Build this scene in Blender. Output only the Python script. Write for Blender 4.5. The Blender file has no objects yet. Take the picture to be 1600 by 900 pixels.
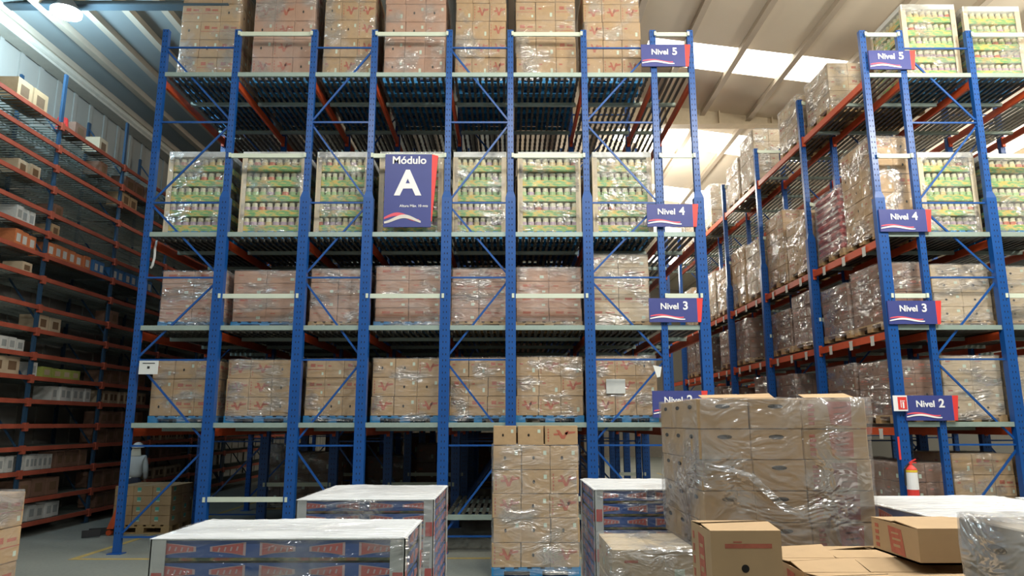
import bpy, bmesh, math, random
from mathutils import Vector, Matrix, Euler
random.seed(7)
R = math.radians
scene = bpy.context.scene
COL = scene.collection

# ------------------------------------------------------------------ camera
cam_d = bpy.data.cameras.new('camera'); cam = bpy.data.objects.new('camera', cam_d); COL.objects.link(cam)
cam_d.sensor_width = 36.0; cam_d.lens = 1117.3 / 1600 * 36.0; cam_d.clip_end = 300
_fw = Vector((0.00483866, 0.98256177, 0.18587351)); _rt = Vector((0.99998822, -0.00468315, -0.00127567)); _up = Vector((0.00038295, -0.18587748, 0.98257285))
_m = Matrix((_rt, _up, -_fw)).transposed().to_4x4(); _m.translation = Vector((0, 0, 2.0)); cam.matrix_world = _m
scene.camera = cam

# ------------------------------------------------------------------ view, world, added lights
scene.view_settings.view_transform = 'Standard'; scene.view_settings.look = 'None'
scene.view_settings.gamma = 1.0; scene.view_settings.use_curve_mapping = False
scene.view_settings.exposure = 0.0
scene.cycles.max_bounces = 6; scene.cycles.transparent_max_bounces = 12; scene.cycles.diffuse_bounces = 3
scene.cycles.glossy_bounces = 2; scene.cycles.caustics_reflective = False; scene.cycles.caustics_refractive = False
scene.cycles.sample_clamp_indirect = 4.0; scene.cycles.use_denoising = True
w = bpy.data.worlds.new('world'); scene.world = w; w.use_nodes = True
w.node_tree.nodes['Background'].inputs[0].default_value = (0.55, 0.68, 0.8, 1); w.node_tree.nodes['Background'].inputs[1].default_value = 0.6

SKYLIGHT_POWER = 6.0
def area(name, loc, size, power, colour, rot=(0, 0, 0), sy=None):
    l = bpy.data.lights.new(name, 'AREA'); l.energy = power; l.color = colour; l.size = size
    if sy: l.shape = 'RECTANGLE'; l.size_y = sy
    o = bpy.data.objects.new(name, l); COL.objects.link(o); o.location = loc; o.rotation_euler = rot
    return o
for (x, y, p) in ((-6.5, 4.5, 90), (-1.5, 4.0, 210), (3.5, 4.0, 240), (8.5, 4.5, 180), (-4, -2.5, 180), (3, -2.5, 230)):
    area('front_fill_light', (x, y, 9.9), 0.45, p, (0.93, 0.98, 1.0))  # unseen lights added under the roof for front illumination
for (x, y, z, p) in ((-3.2, 7.0, 8.8, 210), (0.6, 7.0, 8.8, 400), (4.2, 7.2, 8.6, 560), (8.2, 8.0, 8.2, 900), (5.0, 22.5, 9.3, 420), (13.0, 11.0, 8.2, 700), (4.0, 1.5, 9.2, 200), (14.5, 20.0, 8.0, 800), (4.9, 30.0, 8.4, 900)):      # added fill points without fixtures, brightening roof and upper loads
    l_ = bpy.data.lights.new('roof_fill_light', 'POINT'); l_.energy = p; l_.color = (1.0, 0.93, 0.80); l_.shadow_soft_size = 0.3
    o_ = bpy.data.objects.new('roof_fill_light', l_); COL.objects.link(o_); o_.location = (x, y, z)

# ------------------------------------------------------------------ materials
MATS = {}
def nodes(name):
    m = bpy.data.materials.new(name); m.use_nodes = True
    nt = m.node_tree; return m, nt, nt.nodes['Principled BSDF'], nt.nodes, nt.links
def mat(name, col, rough=0.6, metal=0.0, var=0.12, scale=8.0, bump=0.0, stretch=(1, 1, 1), spec=0.5, coords='Object'):
    if name in MATS: return MATS[name]
    m, nt, b, N, L = nodes(name)
    tc = N.new('ShaderNodeTexCoord'); mp = N.new('ShaderNodeMapping'); mp.inputs['Scale'].default_value = stretch
    nz = N.new('ShaderNodeTexNoise'); nz.inputs['Scale'].default_value = scale; nz.inputs['Detail'].default_value = 4
    L.new(tc.outputs[coords], mp.inputs[0]); L.new(mp.outputs[0], nz.inputs['Vector'])
    cr = N.new('ShaderNodeMixRGB'); c = Vector(col)
    cr.inputs[1].default_value = (*[max(0, v * (1 - var)) for v in c], 1); cr.inputs[2].default_value = (*[min(1, v * (1 + var)) for v in c], 1)
    L.new(nz.outputs['Fac'], cr.inputs[0]); L.new(cr.outputs[0], b.inputs['Base Color'])
    b.inputs['Roughness'].default_value = rough; b.inputs['Metallic'].default_value = metal; b.inputs['Specular IOR Level'].default_value = spec
    if bump:
        bp = N.new('ShaderNodeBump'); bp.inputs['Strength'].default_value = bump; bp.inputs['Distance'].default_value = 0.01
        L.new(nz.outputs['Fac'], bp.inputs['Height']); L.new(bp.outputs[0], b.inputs['Normal'])
    MATS[name] = m; return m
def emis(name, col, s):
    m, nt, b, N, L = nodes(name)
    b.inputs['Base Color'].default_value = (*col, 1); b.inputs['Emission Color'].default_value = (*col, 1); b.inputs['Emission Strength'].default_value = s
    MATS[name] = m; return m

BLUE = mat('blue_rack_paint', (0.006, 0.075, 0.31), 0.36, var=0.15, scale=3)
ORANGE = mat('orange_rack_paint', (0.60, 0.085, 0.022), 0.5, var=0.18, scale=4)
GALV = mat('galvanised_steel', (0.34, 0.44, 0.41), 0.38, 0.3, 0.12, 6)
RAIL = mat('roller_rail_steel', (0.13, 0.13, 0.11), 0.38, 0.6, 0.2, 5)
WHEEL = mat('roller_wheel_steel', (0.17, 0.17, 0.15), 0.3, 0.6, 0.15, 5)
TIE = mat('pale_tie_bar_paint', (0.60, 0.68, 0.58), 0.45, 0.0, 0.08, 5)
KRAFT = mat('kraft_card', (0.44, 0.30, 0.165), 0.8, var=0.14, scale=5, bump=0.06)
KRAFT2 = mat('pinkish_card', (0.44, 0.27, 0.195), 0.8, var=0.14, scale=5, bump=0.06)
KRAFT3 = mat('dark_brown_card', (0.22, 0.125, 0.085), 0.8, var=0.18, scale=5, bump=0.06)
KRAFT4 = mat('pale_card', (0.52, 0.42, 0.29), 0.8, var=0.1, scale=5, bump=0.06)
INSIDE = mat('deep_brown_card', (0.16, 0.095, 0.05), 0.9)  # even dark brown for tray cores and box labels
REDINK = mat('red_ink', (0.42, 0.12, 0.075), 0.7, var=0.35, scale=25)
DARKHOLE = mat('hole', (0.012, 0.010, 0.009), 0.9)
STICK = mat('pale_sticker', (0.55, 0.66, 0.56), 0.6, var=0.05)
TEAL = mat('teal_sticker', (0.10, 0.42, 0.33), 0.6, var=0.05)
TAPE = mat('parcel_tape', (0.45, 0.36, 0.24), 0.35, var=0.05)
WOOD = mat('pallet_wood', (0.42, 0.28, 0.13), 0.8, var=0.25, scale=6, stretch=(8, 1, 1), bump=0.15)
BLUEWOOD = mat('blue_pallet_paint', (0.015, 0.20, 0.47), 0.65, var=0.25, scale=6)
WHITE = mat('white_board', (0.72, 0.76, 0.76), 0.5, var=0.05, scale=5)
CREAM = mat('cream_board', (0.62, 0.54, 0.40), 0.7, var=0.08, scale=5)
RED = mat('red_plastic', (0.72, 0.05, 0.045), 0.45, var=0.05)
NAVY = mat('navy_sign_face', (0.045, 0.06, 0.25), 0.45, var=0.06)
LETTER = mat('white_lettering', (0.85, 0.87, 0.90), 0.5, var=0.02)
SWRED = mat('pink_red_swoosh', (0.72, 0.10, 0.15), 0.5, var=0.03)
ROOF = mat('cream_roof_sheet', (0.76, 0.68, 0.55), 0.62, var=0.05, scale=1.5)
ROOFL = mat('grey_roof_sheet', (0.30, 0.34, 0.34), 0.65, var=0.06, scale=1.5)
ROOFRIB = mat('roof_purlin', (0.50, 0.43, 0.34), 0.6, var=0.08, scale=2)
WALLM = mat('grey_wall_sheet', (0.36, 0.36, 0.33), 0.75, var=0.08, scale=0.8)
YELLOW = mat('yellow_floor_paint', (0.42, 0.31, 0.10), 0.7, var=0.25, scale=14)
BLACK = mat('black_rubber', (0.02, 0.02, 0.022), 0.6)

def brickish_floor():
    m, nt, b, N, L = nodes('concrete_floor')
    tc = N.new('ShaderNodeTexCoord'); n1 = N.new('ShaderNodeTexNoise'); n1.inputs['Scale'].default_value = 0.6; n1.inputs['Detail'].default_value = 8
    n2 = N.new('ShaderNodeTexNoise'); n2.inputs['Scale'].default_value = 22; n2.inputs['Detail'].default_value = 5
    mx = N.new('ShaderNodeMixRGB'); mx.inputs[0].default_value = 0.4
    L.new(tc.outputs['Object'], n1.inputs['Vector']); L.new(tc.outputs['Object'], n2.inputs['Vector'])
    L.new(n1.outputs['Fac'], mx.inputs[1]); L.new(n2.outputs['Fac'], mx.inputs[2])
    cr = N.new('ShaderNodeValToRGB'); cr.color_ramp.elements[0].position = 0.3; cr.color_ramp.elements[0].color = (0.17, 0.185, 0.165, 1)
    cr.color_ramp.elements[1].position = 0.7; cr.color_ramp.elements[1].color = (0.28, 0.295, 0.265, 1)
    L.new(mx.outputs[0], cr.inputs[0]); L.new(cr.outputs[0], b.inputs['Base Color']); b.inputs['Roughness'].default_value = 0.55
    return m
FLOOR = brickish_floor()

def film(name, opacity, white=(0.8, 0.82, 0.84), rough=0.13, sc=(2.6, 2.6, 8.5), bump=1.0, streak=0.30, gloss=0.22):
    m, nt, b, N, L = nodes(name)
    out = N['Material Output']
    tc = N.new('ShaderNodeTexCoord'); mp = N.new('ShaderNodeMapping'); mp.inputs['Scale'].default_value = sc; mp.inputs['Rotation'].default_value = (0.12, 0.16, 0)
    oi = N.new('ShaderNodeObjectInfo'); ad = N.new('ShaderNodeVectorMath'); ad.operation = 'ADD'
    mu = N.new('ShaderNodeMath'); mu.operation = 'MULTIPLY'; mu.inputs[1].default_value = 37.0
    L.new(oi.outputs['Random'], mu.inputs[0]); L.new(tc.outputs['Object'], ad.inputs[0]); L.new(mu.outputs[0], ad.inputs[1]); L.new(ad.outputs[0], mp.inputs[0])
    n1 = N.new('ShaderNodeTexNoise'); n1.inputs['Scale'].default_value = 1.0; n1.inputs['Detail'].default_value = 3; n1.inputs['Roughness'].default_value = 0.62; n1.inputs['Distortion'].default_value = 1.2
    L.new(mp.outputs[0], n1.inputs['Vector'])
    n3 = N.new('ShaderNodeTexNoise'); n3.inputs['Scale'].default_value = 2.6; n3.inputs['Detail'].default_value = 2
    L.new(ad.outputs[0], n3.inputs['Vector'])
    bp = N.new('ShaderNodeBump'); bp.inputs['Strength'].default_value = bump; bp.inputs['Distance'].default_value = 0.10
    L.new(n1.outputs['Fac'], bp.inputs['Height'])
    b.inputs['Base Color'].default_value = (*white, 1); b.inputs['Roughness'].default_value = 0.3; b.inputs['Specular IOR Level'].default_value = 0.5
    L.new(bp.outputs[0], b.inputs['Normal'])
    tr = N.new('ShaderNodeBsdfTransparent'); gl = N.new('ShaderNodeBsdfGlossy'); gl.inputs['Roughness'].default_value = rough
    L.new(bp.outputs[0], gl.inputs['Normal'])
    mr = N.new('ShaderNodeMapRange'); mr.inputs[1].default_value = 0.42; mr.inputs[2].default_value = 0.72; mr.inputs[3].default_value = opacity; mr.inputs[4].default_value = opacity + streak
    mlt = N.new('ShaderNodeMath'); mlt.operation = 'MULTIPLY_ADD'; mlt.inputs[1].default_value = 0.5
    hl = N.new('ShaderNodeMath'); hl.operation = 'MULTIPLY'; hl.inputs[1].default_value = 0.5
    L.new(n3.outputs['Fac'], hl.inputs[0]); L.new(n1.outputs['Fac'], mlt.inputs[0]); L.new(hl.outputs[0], mlt.inputs[2]); L.new(mlt.outputs[0], mr.inputs[0])
    s1 = N.new('ShaderNodeMixShader'); L.new(mr.outputs[0], s1.inputs[0]); L.new(tr.outputs[0], s1.inputs[1]); L.new(b.outputs[0], s1.inputs[2])
    s2 = N.new('ShaderNodeMixShader')
    n4 = N.new('ShaderNodeTexNoise'); n4.inputs['Scale'].default_value = 2.2; n4.inputs['Detail'].default_value = 3
    mp2 = N.new('ShaderNodeMapping'); mp2.inputs['Location'].default_value = (5.2, 1.7, 3.3); mp2.inputs['Scale'].default_value = (1, 1, 1.8); L.new(ad.outputs[0], mp2.inputs[0]); L.new(mp2.outputs[0], n4.inputs['Vector'])
    m4 = N.new('ShaderNodeMapRange'); m4.inputs[1].default_value = 0.50; m4.inputs[2].default_value = 0.64; m4.inputs[3].default_value = 0.03; m4.inputs[4].default_value = gloss
    L.new(n4.outputs['Fac'], m4.inputs[0]); L.new(m4.outputs[0], s2.inputs[0])
    m5 = N.new('ShaderNodeMath'); m5.operation = 'MULTIPLY_ADD'; m5.inputs[1].default_value = 0.55; m5.use_clamp = True  # whitens the glossy patches: film glare put into its diffuse colour
    L.new(m4.outputs[0], m5.inputs[0]); L.new(mr.outputs[0], m5.inputs[2]); L.new(m5.outputs[0], s1.inputs[0]); L.new(s1.outputs[0], s2.inputs[1]); L.new(gl.outputs[0], s2.inputs[2])
    L.new(s2.outputs[0], out.inputs['Surface'])
    MATS[name] = m; return m
FILM = film('stretch_film', 0.02, streak=0.16, gloss=0.36, sc=(2.4, 2.4, 8.0))
FILMTHICK = film('layered_stretch_film', 0.05, streak=0.30, gloss=0.36)
FILMTOP = film('taut_white_film', 0.6, white=(0.80, 0.82, 0.84), sc=(1.5, 22.0, 6.0), bump=0.5, streak=0.3, gloss=0.3)

def fruit_tray_mat(name, base, blot, blot2):
    m, nt, b, N, L = nodes(name)
    tc = N.new('ShaderNodeTexCoord'); nz = N.new('ShaderNodeTexNoise'); nz.inputs['Scale'].default_value = 9; nz.inputs['Detail'].default_value = 2
    L.new(tc.outputs['Object'], nz.inputs['Vector'])
    cr = N.new('ShaderNodeValToRGB'); e = cr.color_ramp.elements; e[0].position = 0.44; e[0].color = (*base, 1); e[1].position = 0.52; e[1].color = (*blot, 1)
    k = e.new(0.64); k.color = (*blot2, 1)
    L.new(nz.outputs['Fac'], cr.inputs[0]); L.new(cr.outputs[0], b.inputs['Base Color']); b.inputs['Roughness'].default_value = 0.5
    return m
GREENTRAY = fruit_tray_mat('green_printed_tray', (0.17, 0.40, 0.15), (0.47, 0.50, 0.16), (0.72, 0.46, 0.09))
JARGREEN = mat('green_jar_label', (0.34, 0.52, 0.24), 0.4, var=0.5, scale=30)
JARPURPLE = mat('purple_jar_label', (0.46, 0.36, 0.44), 0.4, var=0.5, scale=30)
JARCREAM = mat('cream_jar_label', (0.60, 0.50, 0.26), 0.4, var=0.3, scale=30)
JARRED = mat('red_jar_label', (0.50, 0.16, 0.10), 0.4, var=0.4, scale=30)
LID = mat('pale_lid', (0.60, 0.60, 0.42), 0.4, var=0.3, scale=20)
BLUETRAY = mat('blue_printed_tray', (0.035, 0.10, 0.33), 0.42, var=0.15, scale=6)
PINKRED = mat('pink_red_print', (0.50, 0.13, 0.12), 0.5, var=0.15, scale=20)
FRUIT = fruit_tray_mat('packed_fruit', (0.10, 0.14, 0.06), (0.40, 0.36, 0.10), (0.55, 0.12, 0.06))
POST = mat('grey_card_corner', (0.50, 0.53, 0.52), 0.6, var=0.05)

# ------------------------------------------------------------------ mesh builder
class MB:
    def __init__(s): s.V = []; s.F = []; s.M = []
    def add(s, vs, fs, mi=0):
        o = len(s.V); s.V += [tuple(v) for v in vs]; s.F += [tuple(i + o for i in f) for f in fs]; s.M += [mi] * len(fs)
        return s
    def box(s, x0, x1, y0, y1, z0, z1, mi=0):
        return s.add([(x0, y0, z0), (x1, y0, z0), (x1, y1, z0), (x0, y1, z0), (x0, y0, z1), (x1, y0, z1), (x1, y1, z1), (x0, y1, z1)],
                     [(0, 3, 2, 1), (4, 5, 6, 7), (0, 1, 5, 4), (1, 2, 6, 5), (2, 3, 7, 6), (3, 0, 4, 7)], mi)
    def bar(s, p, q, wd, ht, mi=0):
        p = Vector(p); q = Vector(q); d = (q - p); L = d.length; d.normalize()
        u = Vector((0, 1, 0)) if abs(d.y) < 0.9 else Vector((0, 0, 1)); a = d.cross(u).normalized(); b = a.cross(d).normalized()
        vs = []
        for c in (p, q):
            for (i, j) in ((-1, -1), (1, -1), (1, 1), (-1, 1)): vs.append(c + a * (i * wd / 2) + b * (j * ht / 2))
        return s.add(vs, [(0, 1, 2, 3), (7, 6, 5, 4), (0, 4, 5, 1), (1, 5, 6, 2), (2, 6, 7, 3), (3, 7, 4, 0)], mi)
    def cyl(s, p, q, r, n=10, mi=0, r2=None):
        p = Vector(p); q = Vector(q); d = (q - p).normalized(); r2 = r if r2 is None else r2
        u = Vector((0, 0, 1)) if abs(d.z) < 0.9 else Vector((1, 0, 0)); a = d.cross(u).normalized(); b = d.cross(a).normalized()
        vs = [c + (a * math.cos(t) + b * math.sin(t)) * rr for c, rr in ((p, r), (q, r2)) for t in [2 * math.pi * k / n for k in range(n)]]
        fs = [(k, k + n, (k + 1) % n + n, (k + 1) % n) for k in range(n)] + [tuple(range(n)), tuple(range(2 * n - 1, n - 1, -1))]
        return s.add(vs, fs, mi)
    def poly(s, pts, mi=0): return s.add(pts, [tuple(range(len(pts)))], mi)
    def prism(s, pts, axis, d, mi=0):      # pts: closed outline in 3D, extruded by d along axis
        n = len(pts); e = Vector(axis) * d
        vs = [Vector(p) for p in pts] + [Vector(p) + e for p in pts]
        fs = [tuple(range(n)), tuple(range(2 * n - 1, n - 1, -1))] + [(k, k + n, (k + 1) % n + n, (k + 1) % n) for k in range(n)]
        return s.add(vs, fs, mi)
    def mesh(s, name, mats, bevel=0.0, fix=True):
        me = bpy.data.meshes.new(name); me.from_pydata(s.V, [], s.F)
        for m in (mats if isinstance(mats, (list, tuple)) else [mats]): me.materials.append(m)
        me.polygons.foreach_set('material_index', s.M)
        if fix or bevel:
            bm = bmesh.new(); bm.from_mesh(me)
            if bevel: bmesh.ops.bevel(bm, geom=bm.edges[:], offset=bevel, segments=1, affect='EDGES')
            if fix: bmesh.ops.recalc_face_normals(bm, faces=bm.faces[:])
            bm.to_mesh(me); bm.free()
        me.update(); return me
def obj(name, me, parent=None, loc=(0, 0, 0), rot=None, scale=None):
    o = bpy.data.objects.new(name, me); COL.objects.link(o); o.location = loc
    if rot: o.rotation_euler = rot
    if scale: o.scale = scale
    if parent: o.parent = parent
    return o
def thing(name, label, cat, loc=(0, 0, 0), rotz=0, group=None):
    o = bpy.data.objects.new(name, None); COL.objects.link(o); o.location = loc; o.rotation_euler = (0, 0, rotz); o.empty_display_size = 0.2
    return tag(o, label, cat, group)
def tag(o, label, cat, group=None):
    o['label'] = label; o['category'] = cat
    if group: o['group'] = group
    return o
def struct(name, mb, m, fix=True):
    o = obj(name, mb.mesh(name, m, fix=fix)); o['kind'] = 'structure'; return o

# ------------------------------------------------------------------ room shell
XL, XR, YB, YF = -9.75, 19.0, -9.0, 44.0
struct('floor', MB().box(XL - .2, XR + .2, YB - .2, YF + .2, -0.2, 0.0), FLOOR)
def roofz(x): return 11.55 - 0.13 * x if x > 0 else 11.55 + 0.2 * x
mb = MB()                                          # wall with sheet ribs
mb.box(XL - .2, XL, YB, YF, 0, roofz(XL))
for k in range(int((YF - YB) / 0.6)): mb.box(XL, XL + .03, YB + k * .6, YB + k * .6 + .12, 0, roofz(XL) - .05)
struct('wall_left', mb, WALLM)
struct('wall_right', MB().box(XR, XR + .2, YB, YF, 0, roofz(XR)), WALLM)
mb = MB().prism([(XL, YF, 0), (XR, YF, 0), (XR, YF, roofz(XR)), (0, YF, roofz(0)), (XL, YF, roofz(XL))], (0, 1, 0), .2)
struct('wall_back', mb, mat('cream_wall_sheet', (0.20, 0.18, 0.15), 0.8))
mb = MB().prism([(XL, YB - .2, 0), (XR, YB - .2, 0), (XR, YB - .2, roofz(XR)), (0, YB - .2, roofz(0)), (XL, YB - .2, roofz(XL))], (0, 1, 0), .2)
struct('wall_front', mb, WALLM)
SKY = [(15.75, 16.95), (20.55, 22.1), (25.75, 27.4), (30.9, 32.6), (36.0, 37.7)]
SX0, SX1 = 3.4, 9.6
mb = MB()
def roofpiece(x0, x1, y0, y1, mi=0, t=0.06, dz=0):
    mb.prism([(x0, y0, roofz(x0) + dz), (x1, y0, roofz(x1) + dz), (x1, y0, roofz(x1) + t + dz), (x0, y0, roofz(x0) + t + dz)], (0, 1, 0), y1 - y0, mi)
roofpiece(XL - .2, 0, YB, YF, 2); roofpiece(0, SX0, YB, YF); roofpiece(SX1, XR + .2, YB, YF)
ys = [YB] + [v for s in SKY for v in s] + [YF]
for k in range(0, len(ys), 2): roofpiece(SX0, SX1, ys[k], ys[k + 1])
x = XL + .35                                       # purlins run away from the camera
while x < XR:
    h = .16
    mb.prism([(x - .04, YB, roofz(x) - h), (x + .04, YB, roofz(x) - h), (x + .04, YB, roofz(x) - .002), (x - .04, YB, roofz(x) - .002)], (0, 1, 0), YF - YB, 1)
    mb.prism([(x - .07, YB, roofz(x) - h - .012), (x + .07, YB, roofz(x) - h - .012), (x + .07, YB, roofz(x) - h), (x - .07, YB, roofz(x) - h)], (0, 1, 0), YF - YB, 1)
    x += 1.3 if x > 0 else .65
struct('ceiling', mb, [ROOF, ROOFRIB, ROOFL])
SKYM = emis('skylight_panel', (1.0, 0.965, 0.86), SKYLIGHT_POWER)
for i, (a, b_) in enumerate(SKY):
    mb = MB(); roofpiece(SX0, SX1, a, b_, 0, 0.03, 0.01); struct('window_%d' % (i + 1), mb, SKYM)
# deep girders across the hall
for i, gy in enumerate((19.2, 29.4)):
    mb = MB(); mb.box(-.5, 12, gy, gy + .03, 10.36, 10.93); mb.box(-.5, 12, gy - .14, gy + .17, 10.33, 10.37); mb.box(-.5, 12, gy - .14, gy + .17, 10.91, 10.95)
    for k in range(9): mb.box(k * 1.5, k * 1.5 + .03, gy - .12, gy + .03, 10.36, 10.93)
    struct('trim_%d' % (i + 1), mb, mat('cream_girder', (0.62, 0.52, 0.37), 0.6))
mb = MB().box(-9.7, -5.2, 12.15, 12.22, 9.66, 9.76); mb.box(-9.7, -5.2, 12.08, 12.29, 9.64, 9.67)
struct('trim_3', mb, mat('grey_blue_steel', (0.06, 0.09, 0.11), 0.6))
mb = MB().cyl((-9.45, -4, 9.45), (-9.45, 43, 9.45), .09, 12); mb.box(-9.72, -9.4, -4, 43, 9.3, 9.36)
struct('trim_4', mb, mat('pale_eaves_pipe', (0.62, 0.60, 0.52), 0.4))
# yellow floor lines
mb = MB().box(-6.6, 3.6, 11.30, 11.40, 0.0, 0.004); mb.box(-6.6, -6.5, 11.4, 30, 0, 0.004)
o = tag(obj('floor_line', mb.mesh('floor_line', YELLOW)), 'worn yellow line painted on the floor in front of the left rack', 'floor marking')
mb = MB().box(6.0, 12, 11.30, 11.40, 0.0, 0.004); mb.box(6.0, 6.1, 11.4, 30, 0, 0.004)
o = tag(obj('floor_line', mb.mesh('floor_line', YELLOW)), 'yellow line painted on the floor around the right rack', 'floor marking')

# ------------------------------------------------------------------ high-bay lamp over the left racks
t = thing('high_bay_lamp', 'glaring blue-white high-bay lamp near the left wall above the shelving', 'lamp', (-8.05, 11.9, 9.3))
mb = MB(); mb.cyl((0, 0, 0.08), (0, 0, 0.3), .26, 20, r2=.1); obj('lamp_shade', mb.mesh('lamp_shade', mat('lamp_aluminium', (.5, .52, .55), .3, .8)), t)
mb = MB(); mb.cyl((0, 0, 0.3), (0, 0, roofz(-8.05) - 9.3), .02, 8); obj('hanging_rod', mb.mesh('hanging_rod', GALV), t)
mb = MB(); mb.cyl((0, 0, 0.03), (0, 0, 0.08), .25, 20); obj('lens', mb.mesh('lens', emis('lamp_lens', (0.72, 0.92, 1.0), 60.0)), t)
l = bpy.data.lights.new('lamp_glow', 'POINT'); l.energy = 330; l.color = (0.55, 0.82, 1.0); l.shadow_soft_size = .25
lo = bpy.data.objects.new('lamp_glow', l); COL.objects.link(lo); lo.location = (0, 0, -0.25); lo.parent = t

# ------------------------------------------------------------------ rack geometry
Y0, BAY = 11.765, 2.82
UX = [-6.139, -4.85, -3.477, -2.397, -1.055, 0.035, 1.348, 2.59, 3.262]
RX = [6.371, 7.042, 8.289, 9.55, 10.7]
LEV = [1.984, 3.567, 5.165, 8.091]
TOP = 8.95
BR = [0.25, 1.65, 3.03, 4.41, 5.72, 7.19, 8.61]
HOLE = DARKHOLE
def upright_mesh(wide):
    mb = MB(); w_ = .052
    # C profile open to the back
    mb.box(-w_, w_, 0, .012, 0, TOP); mb.box(-w_, -w_ + .012, .012, .09, 0, TOP); mb.box(w_ - .012, w_, .012, .09, 0, TOP)
    if wide:
        mb.box(-.085, .085, -.03, -.002, 0, 5.8); mb.box(-.085, -.07, -.002, .09, 0, 5.8); mb.box(.07, .085, -.002, .09, 0, 5.8)
        mb.prism([(-.085, -.03, 5.8), (.085, -.03, 5.8), (.052, -.002, 5.92), (-.052, -.002, 5.92)], (0, 1, 0), .02)
    z = .3
    y = -.031 if wide else -.001
    while z < TOP - .05:                           # punched slots
        yy = y if z < 5.75 else -.001
        for sx in (-.025, .025): mb.box(sx - .006, sx + .006, yy, yy + .002, z, z + .03, 1)
        z += .1
    mb.box(-.11, .11, -.06, .12, 0, .012)           # foot plate
    return mb.mesh('upright', [BLUE, HOLE])
UPM = {False: upright_mesh(False), True: upright_mesh(True)}
bracecache = {}
def brace_meshes(width, flip):
    key = (round(width, 3), flip)
    if key in bracecache: return bracecache[key]
    out = []
    for z in BR:
        mb = MB(); mb.bar((0.05, .035, z), (width - .05, .035, z), .028, .026); out.append(('horizontal_brace', mb.mesh('horizontal_brace', BLUE)))
    for k in range(len(BR) - 1):
        a, b_ = BR[k] + .06, BR[k + 1] - .06
        d = ((len(BR) - 1 - k) % 2 == 1) != flip    # top panel: upper left to lower right
        p, q = ((0.05, .055, b_), (width - .05, .055, a)) if d else ((0.05, .055, a), (width - .05, .055, b_))
        mb = MB(); mb.bar(p, q, .032, .022)
        for c in (p, q): mb.cyl((c[0], .02, c[2]), (c[0], .045, c[2]), .02, 6)
        out.append(('diagonal_brace', mb.mesh('diagonal_brace', BLUE)))
    bracecache[key] = out; return out
deckcache = {}
def deck_mesh(width, wheels=True):
    key = (round(width, 2), wheels)
    if key in deckcache: return deckcache[key]
    mb = MB(); a, b_ = .06, width - .06
    n = max(3, int((b_ - a) / .105)); st = (b_ - a) / n
    for k in range(n):
        xx = a + st * (k + .5)
        mb.box(xx - .020, xx + .020, .04, BAY - .01, -.05, -.012, 0)
        m_ = 12 if wheels else 0
        for j in range(m_):
            yy = .14 + (BAY - .2) / m_ * j
            mb.box(xx - .028, xx + .028, yy - .018, yy + .018, -.056, .0, 1)
    for yy in (1.07, 2.42): mb.box(a, b_, yy - .03, yy + .03, -.115, -.052, 2)
    deckcache[key] = mb.mesh('roller_deck', [RAIL, WHEEL, GALV]); return deckcache[key]
cmesh = {}
def channel_mesh(width):
    key = round(width, 2)
    if key not in cmesh:
        mb = MB(); mb.box(.055, width - .055, 0, .012, -.048, .03); mb.box(.055, width - .055, 0.012, .05, .02, .03); mb.box(.055, width - .055, 0.012, .05, -.048, -.038)
        cmesh[key] = mb.mesh('deck_channel', GALV)
    return cmesh[key]
def beam_mesh():
    mb = MB(); mb.box(-.025, .025, .1, BAY - .01, -.185, -.06)
    for yy in (.095, BAY - .05): mb.box(-.032, .032, yy, yy + .045, -.24, -.02)
    return mb.mesh('depth_beam', ORANGE)
BEAM = beam_mesh()
def tie_mesh(width):
    mb = MB(); mb.box(.04, width - .04, -.012, .02, -.038, .038); mb.box(.02, .06, -.045, -.032, -.038, .038); mb.box(width - .06, width - .02, -.045, -.032, -.038, .038)
    mb.box(.04, .06, -.035, 0, -.034, .034); mb.box(width - .06, width - .04, -.035, 0, -.034, .034)
    return mb.mesh('tie_bar', TIE)
def build_rack(label, X, frames, ties, wideset, rows, levels):
    root = thing('pallet_rack', label, 'pallet rack', (0, 0, 0))
    tm = {i: tie_mesh(X[i + 1] - X[i]) for i in ties}
    for r in range(rows):
        y = Y0 + r * BAY; infr = set()
        for k, i in enumerate(frames):
            infr |= {i, i + 1}
            fr = obj('upright_frame', UPM[i in wideset], root, (X[i], y, 0))
            obj('upright', UPM[(i + 1) in wideset], fr, (X[i + 1] - X[i], 0, 0))
            for nm, me in brace_meshes(X[i + 1] - X[i], frames[i]): obj(nm, me, fr)
        for i in range(len(X)):
            if i not in infr: obj('upright', UPM[i in wideset], root, (X[i], y, 0))
        for i in ties:
            for z in (.82, 4.09, 6.56, 8.86):
                if r > 2 and z < 5: continue
                obj('tie_bar', tm[i], root, (X[i], y, z))
        if r == rows - 1: break
        for z in levels:
            for i in range(len(X)):
                if z > 1: obj('depth_beam', BEAM, root, (X[i], y, z))
                if i < len(X) - 1:
                    obj('roller_deck', deck_mesh(X[i + 1] - X[i], X is UX and i < 7), root, (X[i], y, z))
                    if r == 0: obj('deck_channel', channel_mesh(X[i + 1] - X[i]), root, (X[i], y, z))
    return root
rackA = build_rack('tall blue multi-level pallet rack with orange beams filling the middle of the hall', UX, {0: False, 2: True, 4: False, 6: True}, [1, 3, 5, 7], {1, 2, 3, 4, 5, 6, 8}, 6, LEV)
rackB = build_rack('blue and orange pallet rack at the right, across the aisle from the large rack', RX, {1: False, 3: True}, [0, 2], {0, 2, 3}, 7, LEV)
# ground-level flow rails in the large rack
for i in (4, 5, 6, 7):
    wd = UX[i + 1] - UX[i]; obj('roller_deck', deck_mesh(wd), rackA, (UX[i], Y0, .62)); obj('deck_channel', channel_mesh(wd), rackA, (UX[i], Y0, .55))
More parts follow.
